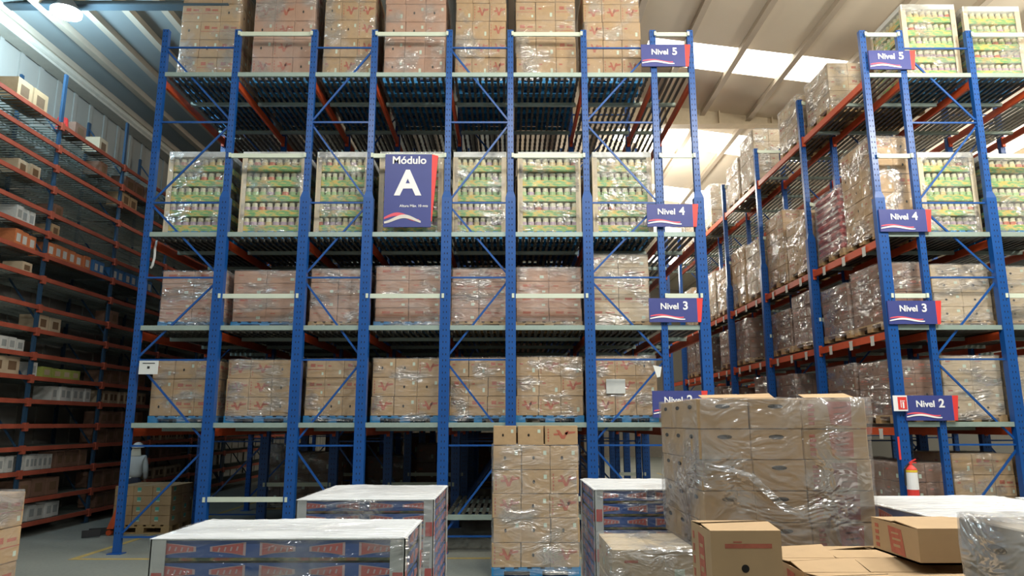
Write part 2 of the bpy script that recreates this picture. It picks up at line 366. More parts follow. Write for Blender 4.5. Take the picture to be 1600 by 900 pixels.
# white price cards hanging on the aisle beams of the right rack
mb = MB().box(-.034, -.031, -.06, .06, -.2, -.06); mb.box(-.034, -.031, -.07, .07, -.06, -.03)
CARD = mb.mesh('hanging_card', mat('white_card', (.62, .62, .58), .6))
for r in range(5):
    for z in LEV[:3]:
        for f in (.22, .5, .8): obj('hanging_card', CARD, rackB, (RX[0], Y0 + (r + f) * BAY, z - .05))

# ------------------------------------------------------------------ cartons and pallets
def carton_variant(kind, card):
    mb = MB(); mb.box(-.5, .5, -.5, .5, 0, 1)
    me = mb.mesh('c', [card])
    bm = bmesh.new(); bm.from_mesh(me); bmesh.ops.bevel(bm, geom=bm.edges[:], offset=.018, segments=1, affect='EDGES')
    me2 = bpy.data.meshes.new('tmp'); bm.to_mesh(me2); bm.free()
    out = MB(); out.add([v.co[:] for v in me2.vertices], [tuple(p.vertices) for p in me2.polygons], 0)
    e = .503
    def face(pts, mi):                              # pts (u, v) on the side faces, u -.5.. .5
        out.poly([(u, -e, v) for u, v in pts], mi); out.poly([(-u, e, v) for u, v in pts], mi)
        if kind != 'hole_x': out.poly([(e, u, v) for u, v in pts], mi); out.poly([(-e, -u, v) for u, v in pts], mi)
    def disc(cx, cz, rx, rz, mi, n=10): face([(cx + rx * math.cos(2 * math.pi * k / n), cz + rz * math.sin(2 * math.pi * k / n)) for k in range(n)], mi)
    def rect(a, b_, c, d, mi): face([(a, c), (b_, c), (b_, d), (a, d)], mi)
    if kind == 'hole':
        disc(-.08, .5, .045, .08, 2); rect(.27, .38, .62, .8, 3)
    elif kind == 'logo':
        for k in range(5): rect(-.42, -.38 + .01 * (k % 2), .15 + k * .15, .24 + k * .15, 1)
        face([(-.16, .78), (-.06, .76), (.06, .46), (.16, .74), (.24, .74), (.10, .30), (.0, .30)], 1)
        face([(.10, .62), (.20, .68), (.44, .70), (.42, .60), (.22, .56), (.14, .50)], 1)
        face([(-.24, .58), (-.10, .60), (-.04, .50), (-.22, .48)], 1)
    elif kind == 'stripe':
        rect(-.48, .48, .44, .47, 1); rect(-.3, -.05, .58, .76, 1); rect(.06, .36, .6, .7, 1); rect(.30, .40, .15, .3, 3)
    elif kind == 'slot':
        disc(.0, .74, .15, .075, 2, 12)
    elif kind == 'plain':
        rect(.22, .34, .2, .42, 3); rect(-.36, -.2, .6, .68, 1)
    elif kind == 'banner':
        for k in range(5): rect(-.40, -.31 + .015 * (k % 2), .12 + k * .15, .22 + k * .15, 1)
        face([(-.06, .12), (.26, .08), (.28, .9), (-.10, .9)], 1)
        for k in range(3): face([(.0, .25 + k * .2), (.2, .3 + k * .2), (.21, .34 + k * .2), (.0, .30 + k * .2)], 0)
    elif kind == 'teal':
        rect(-.3, -.1, .5, .85, 4); rect(-.3, -.1, .38, .5, 3)
    out.box(-.49, .49, -.012, .012, .999, 1.004, 5)  # taped seam on top
    for y in (-.06, .06): pass
    out.box(-.03, .03, -.499, .499, 1.0, 1.003, 5)
    return out.mesh('carton', [card, REDINK, DARKHOLE, STICK, TEAL, TAPE], fix=False)
_cc = {}
CARDS = {'kraft': KRAFT, 'pink': KRAFT2, 'dark': KRAFT3, 'pale': KRAFT4}
def carton_mesh(kind, card):
    if (kind, card) not in _cc: _cc[(kind, card)] = carton_variant(kind, CARDS[card])
    return _cc[(kind, card)]
def pallet_mesh(m):
    mb = MB()
    for k in range(7): x0 = -.5 + k * (1 - .1) / 6; mb.box(x0, x0 + .1, -.5, .5, .84, 1.0)
    for y in (-.5, -.07, .36): mb.box(-.5, .5, y, y + .14, .68, .84); mb.box(-.5, .5, y, y + .14, 0, .15)
    for x in (-.5, -.07, .36):
        for y in (-.5, -.07, .36): mb.box(x, x + .14, y, y + .14, .15, .68)
    return mb.mesh('pallet', m)
PAL = {'blue': pallet_mesh(BLUEWOOD), 'wood': pallet_mesh(WOOD)}
def wrap_mesh(seed, m, top=True, n=14, amp=.010):
    rnd = random.Random(seed); bm = bmesh.new()
    bmesh.ops.create_grid(bm, x_segments=1, y_segments=1, size=.5)
    bm.clear()
    # rounded-corner tube
    ring = []
    c = .04
    for (sx, sy) in ((-1, -1), (1, -1), (1, 1), (-1, 1)):
        pass
    pts = []
    for side in range(4):
        a = [(-.5, -.5), (.5, -.5), (.5, .5), (-.5, .5)][side]; b_ = [(.5, -.5), (.5, .5), (-.5, .5), (-.5, -.5)][side]
        for k in range(n):
            f = c + (1 - 2 * c) * k / (n - 1); pts.append((a[0] + (b_[0] - a[0]) * f, a[1] + (b_[1] - a[1]) * f, side))
    H = n; rows_ = []
    for j in range(H + 1):
        z = j / H; row = []
        for (px, py, sd) in pts:
            d = (rnd.random() - .5) * 2 * amp - (.006 if 0.1 < z < .9 else 0); nx, ny = [(0, -1), (1, 0), (0, 1), (-1, 0)][sd]
            row.append(bm.verts.new((px + nx * d, py + ny * d, z + (rnd.random() - .5) * .004)))
        rows_.append(row)
    P_ = len(pts)
    for j in range(H):
        for k in range(P_): bm.faces.new((rows_[j][k], rows_[j][(k + 1) % P_], rows_[j + 1][(k + 1) % P_], rows_[j + 1][k]))
    if top:
        cen = bm.verts.new((0, 0, .985)); inner = [bm.verts.new((v.co.x * .75, v.co.y * .75, 1.0 - rnd.random() * .012)) for v in rows_[-1]]
        for k in range(P_):
            bm.faces.new((rows_[-1][k], rows_[-1][(k + 1) % P_], inner[(k + 1) % P_], inner[k])); bm.faces.new((inner[k], inner[(k + 1) % P_], cen))
    me = bpy.data.meshes.new('stretch_wrap'); bm.to_mesh(me); bm.free(); me.materials.append(m)
    me.polygons.foreach_set('use_smooth', [True] * len(me.polygons)); return me
WRAPS = [wrap_mesh(s, FILM) for s in (1, 2, 3)]; THICK = [wrap_mesh(s, FILMTHICK) for s in (4, 5)]
rnd = random.Random(11)
def load(label, group, cx, cy, z, w_, d, h, rows, nx, ny, kinds, card, pallet='blue', wrap=1, rotz=0, ph=.14, hollow=True, jit=1.0, name='pallet_load'):
    """a loaded pallet: pallet, cartons and film travel together"""
    if label.startswith('pale film-wrapped pallet, right'): label = label.replace('film-wrapped ', 'wrapped ')
    t = thing(name, label, 'pallet load', (cx, cy, z), rotz, group)
    if pallet: obj('pallet', PAL[pallet], t, (0, 0, 0), None, (w_ + .02, d, ph))
    z0 = ph if pallet else 0; ch = (h - z0) / rows
    for k in range(rows):
        shift = rnd.uniform(-.008, .008) * jit
        for i in range(nx):
            for j in range(ny):
                if hollow and 0 < i < nx - 1 and 0 < j < ny - 1 and k < rows - 1: continue
                me = carton_mesh(kinds[(i + 2 * j + 3 * k + rnd.randint(0, 1)) % len(kinds)], card)
                sx, sy = w_ / nx, d / ny
                obj('carton', me, t, (-w_ / 2 + sx * (i + .5) + shift + rnd.uniform(-.003, .003) * jit, -d / 2 + sy * (j + .5) + rnd.uniform(-.004, .004) * jit, z0 + ch * k),
                    (0, 0, rnd.uniform(-.008, .008) * jit), (sx * .988, sy * .985, ch * .985))
    if wrap:
        ws = WRAPS if wrap == 1 else THICK
        obj('stretch_wrap', ws[rnd.randrange(len(ws))], t, (0, 0, z0 * .35), (0, 0, rnd.choice((0, math.pi))), (w_ + .035, d + .035, h - z0 * .35 + .012))
    return t

# jars trays pallets
def jar_mesh(m):
    mb = MB(); mb.cyl((0, 0, 0), (0, 0, .70), .46, 9, 0); mb.cyl((0, 0, .70), (0, 0, .78), .46, 9, 1, r2=.36); mb.cyl((0, 0, .78), (0, 0, 1.0), .38, 9, 1)
    return mb.mesh('jar', [m, LID])
JARS = [jar_mesh(m) for m in (JARGREEN, JARPURPLE, JARCREAM, JARRED)]
def jar_tray_mesh(m):
    mb = MB(); mb.box(-.5, .5, -.5, .5, 0, .04, 0)
    for (a, b_, c, d) in ((-.5, .5, -.5, -.49), (-.5, .5, .49, .5), (-.5, -.49, -.49, .49), (.49, .5, -.49, .49)): mb.box(a, b_, c, d, 0, .42, 0)
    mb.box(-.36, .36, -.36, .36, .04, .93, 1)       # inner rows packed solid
    for sx in (-.5, .485):
        for sy in (-.5, .485): mb.box(sx, sx + .015, sy, sy + .015, .3, .99, 0)
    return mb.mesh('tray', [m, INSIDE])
JTRAY = jar_tray_mesh(GREENTRAY)
def jar_load(label, group, cx, cy, z, w_, d, h, tiers=5, pallet='blue', tint=None, side=False):
    t = thing('pallet_load', label, 'pallet load', (cx, cy, z), 0, group); ph = .14
    obj('pallet', PAL[pallet], t, (0, 0, 0), None, (w_, d, ph))
    mb = MB(); mb.box(-.5, .5, -.5, .5, 0, 1); TH = (h - ph - .08) / tiers
    for k in range(tiers):
        tr = obj('tray', JTRAY, t, (0, 0, ph + TH * k), None, (w_ - .05, d - .05, TH * .99))
        js = JARS[(1, 1, 0, 0, 2)[k % 5]]; n = 8; s = 1.0 / n
        for i in range(n):
            me = js if rnd.random() < .8 else JARS[rnd.choice((3, 2, 1))]
            obj('jar', me, tr, (-.5 + s * (i + .5) * .98 + .01, -.5 + .065, .06), None, (s * .98, .11, .86))
        if side:
            for i in range(1, 8): obj('jar', js, tr, (-.435, -.5 + s * (i + .5), .06), None, (.11, s * .98, .86))
    pm = MB()
    pm.box(-.025, .025, -.004, .004, 0, 1); pm.box(-.029, -.021, -.004, .03, 0, 1)
    for sx in (-1, 1):
        for sy in (-1, 1):
            pm = MB(); pm.box(-.045, .045, -.006, .006, 0, h - .04 - ph); pm.box(-.045 if sx < 0 else .033, -.033 if sx < 0 else .045, 0.0 if sy < 0 else -.06, .06 if sy < 0 else 0.0, 0, h - .04 - ph)
            obj('corner_post', pm.mesh('corner_post', CREAM), t, (sx * (w_ / 2 - .04), sy * (d / 2 - .002), ph * .6))
    tb = MB(); tb.box(-w_ / 2, w_ / 2, -d / 2 - .01, d / 2 + .01, h - .10, h); obj('top_cap', tb.mesh('top_cap', WHITE, bevel=.004), t)
    obj('stretch_wrap', WRAPS[rnd.randrange(3)], t, (0, 0, .06), None, (w_ + .02, d + .04, h - .07))
    return t

# ------------------------------------------------------------------ loads in the large rack
LW = {2: 'second', 3: 'third', 4: 'fourth', 5: 'top'}
ORD = ['first', 'second', 'third', 'fourth', 'fifth', 'sixth', 'seventh']
YL = 12.62
def cell(i): return (UX[i] + UX[i + 1]) / 2
WIDE = {0: 1.10, 1: 1.14, 2: .95, 3: 1.14, 4: .95, 5: 1.12, 6: 1.06}
l2 = [('pale green stickers', ['plain', 'hole', 'stripe'], 'kraft', 1), ('round holes and dot stickers', ['hole', 'logo', 'hole'], 'kraft', 1),
      ('film bunched low down', ['stripe', 'plain', 'hole'], 'kraft', 1), ('bright crumpled film', ['hole', 'logo'], 'kraft', 1),
      ('long plain cartons', ['plain', 'stripe'], 'kraft', 1), ('taut diagonal film', ['plain', 'logo'], 'kraft', 1), ('white paper sheet in front', ['plain', 'logo', 'hole'], 'kraft', 1)]
for i, (desc, kinds, card, wr) in enumerate(l2):
    zz = LEV[0] + .003
    t = load('tan cartons, %s, second level, %s load from left' % (desc, ORD[i]), 'tan carton pallets on the lowest raised deck', cell(i) + (.05 if i == 0 else 0), YL, zz, WIDE[i], 1.0, 1.06 + .012 * i, 3, 3, 2, kinds, card, 'blue', wr)
mb = MB().box(-.16, .16, -.006, 0, -.12, .12)
obj('paper_sheet', mb.mesh('paper_sheet', mat('paper', (.6, .63, .62), .6)), t, (-.17, -.53, .62))
l3 = [(1.02, 4, ['stripe', 'plain'], 'pink', 'blue', 'glaring film along its bottom'), (1.03, 4, ['plain', 'stripe'], 'pink', 'blue', 'long plain flat cartons'), (1.05, 4, ['plain'], 'pink', 'wood', 'a loose film tail'),
      (1.10, 4, ['stripe', 'plain'], 'pink', 'blue', 'shiny film over its right half'), (1.06, 4, ['plain', 'stripe'], 'pink', 'wood', 'film patches on a wooden pallet'), (1.08, 4, ['stripe', 'plain'], 'pink', 'wood', 'white film round its top tier')]
for i, (h, rows, kinds, card, pal, desc) in enumerate(l3):
    load('pinkish cartons, %s, third level, %s load from left' % (desc, ORD[i]), 'pinkish carton pallets on the middle deck', cell(i) + (.07 if i == 0 else 0), YL, LEV[1] + .003, WIDE[i], 1.0, h, rows, 2, 2, kinds, card, pal, 1 if i == 1 else 2)
load('taller pallet of pale cartons at the right end of the third level', 'pinkish carton pallets on the middle deck', 1.9, YL, LEV[1] + .003, 1.06, 1.0, 1.32, 5, 2, 2, ['plain', 'stripe'], 'pale', 'wood', 2)
for i in range(7):
    ds = ['at the far left end', 'second from the left', 'just left of the large letter A sign', 'half hidden behind the large letter A sign', 'just right of the large letter A sign', 'second from the right', 'at the right end by the level sign'][i]
    jar_load('white-capped pallet of green jar trays ' + ds, 'jar tray pallets on the fourth level', cell(i) + (0, 0, 0, 0, 0, .03, .05)[i], YL, LEV[2] + .003, WIDE[i] - .01, 1.0, 1.60)
for i in range(7):
    load('tall brown carton pallet on the top deck, %s from the left' % ORD[i], 'tall carton pallets on the top deck', cell(i) + (-.02, .02, 0, 0, 0, 0, -.05)[i], YL, LEV[3] + .003, WIDE[i] - .02, 1.0, 1.95 + .03 * (i % 3), 5, 3, 2, [['hole', 'stripe'], ['logo', 'hole'], ['plain', 'hole', 'logo'], ['hole', 'plain'], ['logo', 'plain'], ['stripe', 'plain'], ['plain', 'logo']][i], ['kraft', 'pink', 'kraft', 'pink', 'kraft', 'kraft', 'kraft'][i], 'blue', 1)
# second row added behind the front loads to keep the interior dark
k = 0
for lv in (0, 1, 2, 3):
    for i in range(7):
        if lv == 3 and i == 6: continue
        load('added dark pallet in second row of large rack, %s level, behind %s load' % (LW[lv + 2], ORD[i]), 'added second row pallets of the large rack', cell(i), YL + 1.14, LEV[lv] + .003, WIDE[i], 1.0, 1.5 if lv > 1 else 1.0, 2, 2, 1, ['plain'], 'dark', 'blue', 0)
# far row added to block light from the back of the rack
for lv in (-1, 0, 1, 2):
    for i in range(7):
        load('added light-blocking pallet in far row of large rack, %s level, %s from left' % ('ground' if lv < 0 else LW[lv + 2], ORD[i]), 'added far row pallets of the large rack', cell(i), 24.2 if lv >= 0 else 24.6, 0 if lv < 0 else LEV[lv] + .003, WIDE[i], 1.0, (1.7, 1.3, 1.35, 2.2)[lv + 1], 2, 2, 1, ['plain'], 'dark', 'wood', 0)
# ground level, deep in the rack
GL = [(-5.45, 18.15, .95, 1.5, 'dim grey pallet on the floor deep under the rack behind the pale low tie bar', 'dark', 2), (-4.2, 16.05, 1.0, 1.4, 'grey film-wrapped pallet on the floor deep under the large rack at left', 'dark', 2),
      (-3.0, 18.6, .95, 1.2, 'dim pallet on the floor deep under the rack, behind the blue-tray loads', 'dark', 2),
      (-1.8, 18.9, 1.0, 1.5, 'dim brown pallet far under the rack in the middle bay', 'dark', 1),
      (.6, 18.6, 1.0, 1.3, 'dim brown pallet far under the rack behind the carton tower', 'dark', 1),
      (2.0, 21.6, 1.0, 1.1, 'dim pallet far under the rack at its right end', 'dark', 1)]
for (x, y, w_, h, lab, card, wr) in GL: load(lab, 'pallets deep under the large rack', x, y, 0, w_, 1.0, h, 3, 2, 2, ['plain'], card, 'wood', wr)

# ------------------------------------------------------------------ loads in the right rack
def ry(k): return Y0 + .22 + .6 + (k // 2) * BAY + (k % 2) * 1.28
jar_load('jar tray pallet at top corner of right rack beside its uppermost sign', 'jar tray pallets in the right rack', 7.79, YL, LEV[3] + .003, 1.0, 1.1, 1.56, 5, 'blue', side=True)
jar_load('jar tray pallet on the top deck at the right edge of the photo', 'jar tray pallets in the right rack', 8.97, YL, LEV[3] + .003, 1.05, 1.1, 1.52, 5, 'blue')
jar_load('film-covered jar tray pallet on the fourth level front of the right rack', 'jar tray pallets in the right rack', 7.79, YL, LEV[2] + .003, 1.0, 1.1, 1.58, 5, 'blue')
jar_load('jar tray pallet on fourth level at the right edge of the photo', 'jar tray pallets in the right rack', 8.97, YL, LEV[2] + .003, 1.05, 1.1, 1.55, 5, 'blue')
for (x, lv, h, rows, card, pal, lab) in ((7.79, 1, 1.12, 4, 'pale', 'wood', 'pale film-wrapped pallet on the third level front of the right rack'), (8.95, 1, 1.08, 4, 'pale', 'wood', 'pale pallet on third level at the right edge of the photo'),
                                (7.79, 0, 1.12, 4, 'pale', 'wood', 'pale shiny pallet on the second level front of the right rack'), (8.95, 0, 1.1, 4, 'pale', 'wood', 'pale pallet on second level at the right edge of the photo')):
    load(lab, 'pale pallets at the front of the right rack', x, YL, LEV[lv] + .003, 1.0, 1.15, h, rows, 2, 2, ['plain', 'hole'], card, pal, 2)
load('brown pallet on the floor in the right rack beside the fire extinguisher', None, 7.79, YL, 0, 1.0, 1.15, 1.5, 4, 3, 2, ['plain', 'stripe'], 'kraft', 'wood', 1)
load('brown pallet on the floor at the right edge behind the blue corner upright', None, 8.97, YL, 0, 1.03, 1.15, 1.45, 4, 3, 2, ['plain', 'stripe'], 'kraft', 'wood', 1)
POSW = ['nearest the camera', 'next after the nearest', 'third along aisle', 'fourth along aisle', 'fifth along aisle', 'sixth along aisle', 'seventh along aisle', 'eighth along aisle', 'ninth along aisle', 'tenth along aisle']
spec = {3: [None, (1.05, 3, 'pale', 2), (1.1, 3, 'pale', 2), None, (1.5, 4, 'pale', 2), (1.2, 3, 'pale', 2), None, (1.4, 3, 'pale', 2), (1.3, 3, 'pale', 2), (1.2, 3, 'pale', 2)],
        2: [(1.85, 5, 'kraft', 1), ('rolls',), (1.3, 4, 'kraft', 1), (1.75, 5, 'kraft', 1), (1.5, 4, 'pale', 1), (1.6, 4, 'kraft', 1), (1.4, 4, 'kraft', 1), (1.5, 4, 'pale', 1), (1.3, 4, 'kraft', 1), (1.5, 4, 'kraft', 1)],
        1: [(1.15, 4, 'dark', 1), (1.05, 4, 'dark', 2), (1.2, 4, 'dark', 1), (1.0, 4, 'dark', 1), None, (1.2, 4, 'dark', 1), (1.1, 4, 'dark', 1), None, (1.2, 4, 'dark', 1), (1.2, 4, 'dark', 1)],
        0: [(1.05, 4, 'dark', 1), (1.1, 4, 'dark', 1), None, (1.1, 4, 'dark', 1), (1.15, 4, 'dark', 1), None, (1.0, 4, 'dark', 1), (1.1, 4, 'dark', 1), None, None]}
cn = {'kraft': 'brown', 'pale': 'pale film-wrapped', 'dark': 'dark brown'}
for lv, arr in spec.items():
    for k, s in enumerate(arr):
        if s is None: continue
        yy = ry(k); lab = 'pallet, right rack aisle side, %s level, %s' % (LW[lv + 2], POSW[k])
        if s[0] == 'rolls':
            t = thing('pallet_load', 'film-wrapped stack of red and white sacks facing the aisle, right rack', 'pallet load', (6.82, yy, LEV[lv] + .003), 0, 'aisle side pallets of the right rack')
            obj('pallet', PAL['wood'], t, (0, 0, 0), None, (.80, 1.1, .14))
            for q in range(9):
                for i in range(2):
                    mb = MB(); mb.box(-.2, .2, -.53, .53, 0, .135, q % 2); me = mb.mesh('sack', [mat('maroon_sack', (.42, .06, .06), .45, var=.3), mat('white_sack', (.62, .55, .52), .4)], bevel=.045)
                    obj('sack', me, t, (-.2 + .41 * i, 0, .14 + .137 * q))
            obj('stretch_wrap', THICK[0], t, (0, 0, .05), None, (.84, 1.13, 1.35)); continue
        h, rows, card, wr = s
        load(cn[card] + ' ' + lab, 'aisle side pallets of the right rack', 6.82, yy, LEV[lv] + .003, .80, 1.12, h, rows, 2, 3, ['plain', 'stripe', 'hole'] if k < 4 else ['plain'], card, 'wood', wr)
for k in range(5):
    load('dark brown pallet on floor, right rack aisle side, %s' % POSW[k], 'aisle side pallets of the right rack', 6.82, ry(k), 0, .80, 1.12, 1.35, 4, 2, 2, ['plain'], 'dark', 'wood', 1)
for lv in (0, 1, 2, 3):
    load('dim carton pallet in second row of the right rack, %s level' % LW[lv + 2], 'second row pallets of the right rack', 7.83, YL + 1.3, LEV[lv] + .003, 1.0, 1.1, 1.3 if lv > 1 else 1.0, 2, 2, 1, ['plain'], 'dark', 'wood', 0)

# ------------------------------------------------------------------ signs
def text_mesh(s, size, m, bold=.012, ext=.004):
    c = bpy.data.curves.new('t', 'FONT'); c.body = s; c.size = size; c.offset = bold * size; c.extrude = ext; c.align_x = 'CENTER'; c.align_y = 'CENTER'
    o = bpy.data.objects.new('t', c); COL.objects.link(o)
    dg = bpy.context.evaluated_depsgraph_get(); me = bpy.data.meshes.new_from_object(o.evaluated_get(dg))
    bpy.data.objects.remove(o); me.materials.clear(); me.materials.append(m)
    me.transform(Matrix.Rotation(R(90), 4, 'X')); return me
def ribbon(name, m, f, x0, x1, th, y, parent, n=22):
    mb = MB()
    for k in range(n):
        a = x0 + (x1 - x0) * k / n; b_ = x0 + (x1 - x0) * (k + 1) / n; ta = th * (.55 + .45 * math.sin(math.pi * k / n)); tb = th * (.55 + .45 * math.sin(math.pi * (k + 1) / n))
        mb.prism([(a, y, f(a) - ta / 2), (b_, y, f(b_) - tb / 2), (b_, y, f(b_) + tb / 2), (a, y, f(a) + ta / 2)], (0, 1, 0), .003)
    return obj(name, mb.mesh(name, m), parent)
def level_sign(num, cx, cz, w_, h, label, text=True):
    t = thing('level_sign', label, 'sign', (cx, Y0 - (.0525 if cz > 1 else .09), cz), 0, 'rack level signs')
    mb = MB().box(-w_ / 2, w_ / 2 - .1, -.01, .02, -h / 2, h / 2)
    obj('panel', mb.mesh('panel', NAVY), t)
    mb = MB().prism([(w_ / 2 - .1, -.01, -h / 2), (w_ / 2 - .045, -.01, -h / 2), (w_ / 2, -.01, h / 2), (w_ / 2 - .1, -.01, h / 2)], (0, 1, 0), .03)
    obj('red_edge', mb.mesh('red_edge', RED), t)
    obj('lettering', text_mesh('Nivel', .145, LETTER, .02), t, (-.11, -.014, .06)); obj('lettering', text_mesh(str(num), .19, LETTER, .025), t, (.155, -.014, .068))
    g_ = lambda x: -h * .30 + .022 * math.sin((x + w_ / 2) * 9.5)
    ribbon('red_swoosh', SWRED, lambda x: g_(x) + .018, -w_ / 2 + .02, .12, .03, -.014, t); ribbon('white_swoosh', LETTER, lambda x: g_(x - .06) - .012, -w_ / 2 + .01, .14, .03, -.018, t)
    return t
for n, cx, cz, w_, h in ((5, 2.80, 8.42, .88, .42), (4, 2.795, 5.47, .88, .40), (3, 2.78, 3.84, .9, .40), (2, 2.78, 2.30, .9, .43)):
    level_sign(n, cx, cz, w_, h, 'navy sign reading Nivel %d, %s of four on the large middle rack' % (n, {5: 'uppermost', 4: 'second highest', 3: 'third highest', 2: 'lowest'}[n]))
for n, cx, cz, w_, h in ((5, 6.83, 8.34, .84, .36), (4, 6.76, 5.38, .9, .39), (3, 6.75, 3.80, .9, .39), (2, 6.86, 2.235, .88, .40), (1, 6.86, .66, .9, .38)):
    level_sign(n, cx, cz, w_, h, 'navy sign%s, %s of five on the right rack corner' % (' reading Nivel %d' % n, {5: 'uppermost', 4: 'second highest', 3: 'third highest', 2: 'fourth highest', 1: 'lowest'}[n]))
t = thing('module_sign', 'tall navy sign with large white letter A hanging on the fourth level', 'sign', (-1.69, Y0 - .0335, 5.92))
obj('panel', MB().box(-.435, .37, -.01, .02, -.65, .65).mesh('panel', NAVY), t)
obj('red_edge', MB().prism([(.37, -.01, -.55), (.385, -.01, -.55), (.475, -.01, .62), (.37, -.01, .65)], (0, 1, 0), .03).mesh('red_edge', RED), t)
obj('lettering', text_mesh('Módulo', .19, LETTER, .022), t, (-.02, -.014, .535)); obj('lettering', text_mesh('A', .62, LETTER, .03), t, (-.035, -.014, .11))
obj('lettering', text_mesh('Altura Máx. 10 mts', .062, LETTER, .01), t, (.075, -.014, -.28))
g2 = lambda x: -.50 + .055 * math.sin((x + .43) * 8.5 - 1.2)
ribbon('red_swoosh', SWRED, lambda x: g2(x + .1) + .02, -.425, .17, .065, -.014, t); ribbon('white_swoosh', mat('cream_swoosh', (.66, .64, .60), .5), lambda x: g2(x - .02) - .02, -.42, .20, .065, -.018, t)
mb = MB(); pts = [(-6.08, 12.02, 5.11), (-6.075, 11.98, 4.98), (-6.07, 11.98, 4.80), (-6.10, 11.99, 4.66), (-6.13, 12.0, 4.62)]
for a_, b_ in zip(pts, pts[1:]): mb.bar(a_, b_, .035, .012)
tag(obj('film_strip', mb.mesh('film_strip', WHITE)), 'white strip of film dangling under the fourth level at the left end', 'film strip')
# little white notices
t = thing('notice_card', 'small white notice card on the left corner upright of the large rack', 'notice', (-5.86, Y0 - .06, 2.9))
obj('card', MB().box(-.155, .155, -.004, .002, -.11, .11).mesh('card', WHITE), t)
obj('printed_lines', MB().box(-.10, .10, -.006, -.004, .06, .075).box(-.02, .02, -.006, -.004, -.02, .02).mesh('printed_lines', BLACK), t)
tag(obj('notice_card', MB().prism([(2.36, Y0 - .06, 2.93), (2.50, Y0 - .06, 2.90), (2.47, Y0 - .06, 2.74), (2.42, Y0 - .06, 2.73)], (0, 1, 0), .006).mesh('notice_card', WHITE)), 'small curled white card hanging low at the right end of the large rack', 'notice')
# extinguisher and its sign
t = thing('extinguisher_sign', 'small white and red square sign on the right rack corner upright', 'sign', (6.33, Y0 - .095, 2.31), R(-4))
obj('panel', MB().box(-.11, .11, -.004, .01, -.125, .125).mesh('panel', LETTER), t)
mb = MB().box(-.04, .10, -.008, -.004, -.10, .10, 0); mb.box(.0, .012, -.011, -.008, -.07, .05, 1); mb.box(.03, .055, -.011, -.008, -.08, .02, 1); mb.box(.02, .07, -.011, -.008, .03, .042, 1)
obj('red_symbol', mb.mesh('red_symbol', [RED, LETTER]), t)
t = thing('fire_extinguisher', 'red fire extinguisher with white label and yellow band hung on the right rack upright', 'fire extinguisher', (6.37, Y0 - .14, .86)); t.scale = (1, 1, .84)
mb = MB(); mb.cyl((0, 0, 0), (0, 0, .50), .085, 18); mb.cyl((0, 0, .5), (0, 0, .57), .085, 18, r2=.03); obj('cylinder', mb.mesh('cylinder', RED), t)
mb = MB(); mb.cyl((0, 0, .13), (0, 0, .44), .087, 18); obj('label_wrap', mb.mesh('label_wrap', LETTER), t)
mb = MB(); mb.cyl((0, 0, .445), (0, 0, .485), .088, 18); obj('yellow_band', mb.mesh('yellow_band', mat('yellow_band', (.8, .6, .05), .5)), t)
mb = MB(); mb.cyl((0, 0, .57), (0, 0, .61), .025, 10); mb.box(-.02, .09, -.012, .012, .61, .63); mb.bar((0, 0, .63), (.09, 0, .68), .02, .015); obj('valve', mb.mesh('valve', RED), t)
mb = MB(); mb.bar((-.03, 0, .6), (-.10, 0, .5), .02, .02); mb.bar((-.10, 0, .5), (-.11, 0, .2), .02, .02); obj('hose', mb.mesh('hose', BLACK), t)
tag(obj('reflective_strip', MB().box(6.255, 6.285, Y0 - .045, Y0 - .035, 1.42, 1.78).mesh('reflective_strip', RED)), 'bright red strip stuck on the right rack upright above the extinguisher', 'strip')

# ------------------------------------------------------------------ left shelving
SX = -8.68; SB = -9.6; SY = [10.8 + 2.3 * k for k in range(6)]
SZ = [.26, .68, 1.17, 1.6, 2.0, 2.44, 2.86, 3.27, 3.72, 4.15, 4.69, 5.12, 5.55, 5.94, 6.43, 6.86, 7.26, 7.72]
mb = MB(); mb.box(-.045, 0, -.04, .04, 0, 8.75); mb.box(-.10, -.0, -.07, .07, 0, .012)
UF = mb.mesh('upright', mat('dusty_blue_paint', (.022, .065, .13), .5))
mb = MB(); mb.bar((-.04, 0, .2), (-.9, 0, .2), .03, .03)
for q in range(7): z = .3 + q * 1.2; mb.bar((-.04, 0, z), (-.88, 0, z + 1.1), .03, .025)
BRM = mb.mesh('side_brace', UF.materials[0])
bm_ = MB(); bm_.box(0, .035, .03, 2.27, -.078, 0); bm_.box(-.02, .045, -.045, .045, -.13, .02); SBEAM = bm_.mesh('shelf_beam', mat('dull_orange_paint', (0.36, 0.075, 0.04), 0.6, var=0.25, scale=4))
bm_ = MB(); 
for q in range(19): y = .08 + q * .118; bm_.box(-.9, 0, y - .012, y + .012, -.03, -.012)
for xx in (-.88, -.6, -.3, -.02): bm_.box(xx - .008, xx + .008, .04, 2.26, -.04, -.03)
bm_.box(-.92, -.88, .03, 2.27, -.1, 0)
SDECK = bm_.mesh('wire_deck', mat('wire_deck_steel', (.26, .30, .28), .35, .6))
for (ya, nb, lab) in ((SY[0], 5, 'long many-shelved rack with orange beams along the left wall'), (SY[0] + 5 * 2.3 + .12, 4, 'far section of the many-shelved rack, deeper along the left wall')):
    rack = thing('shelving_rack', lab, 'shelving rack', (SX, ya, 0))
    for k in range(nb + 1):
        u = obj('upright', UF, rack, (0, 2.3 * k, 0)); obj('side_brace', BRM, u); obj('upright', UF, rack, (-.87, 2.3 * k, 0))
        if k < nb:
            for z in SZ: obj('shelf_beam', SBEAM, rack, (0, 2.3 * k, z)); obj('wire_deck', SDECK, rack, (0, 2.3 * k, z))
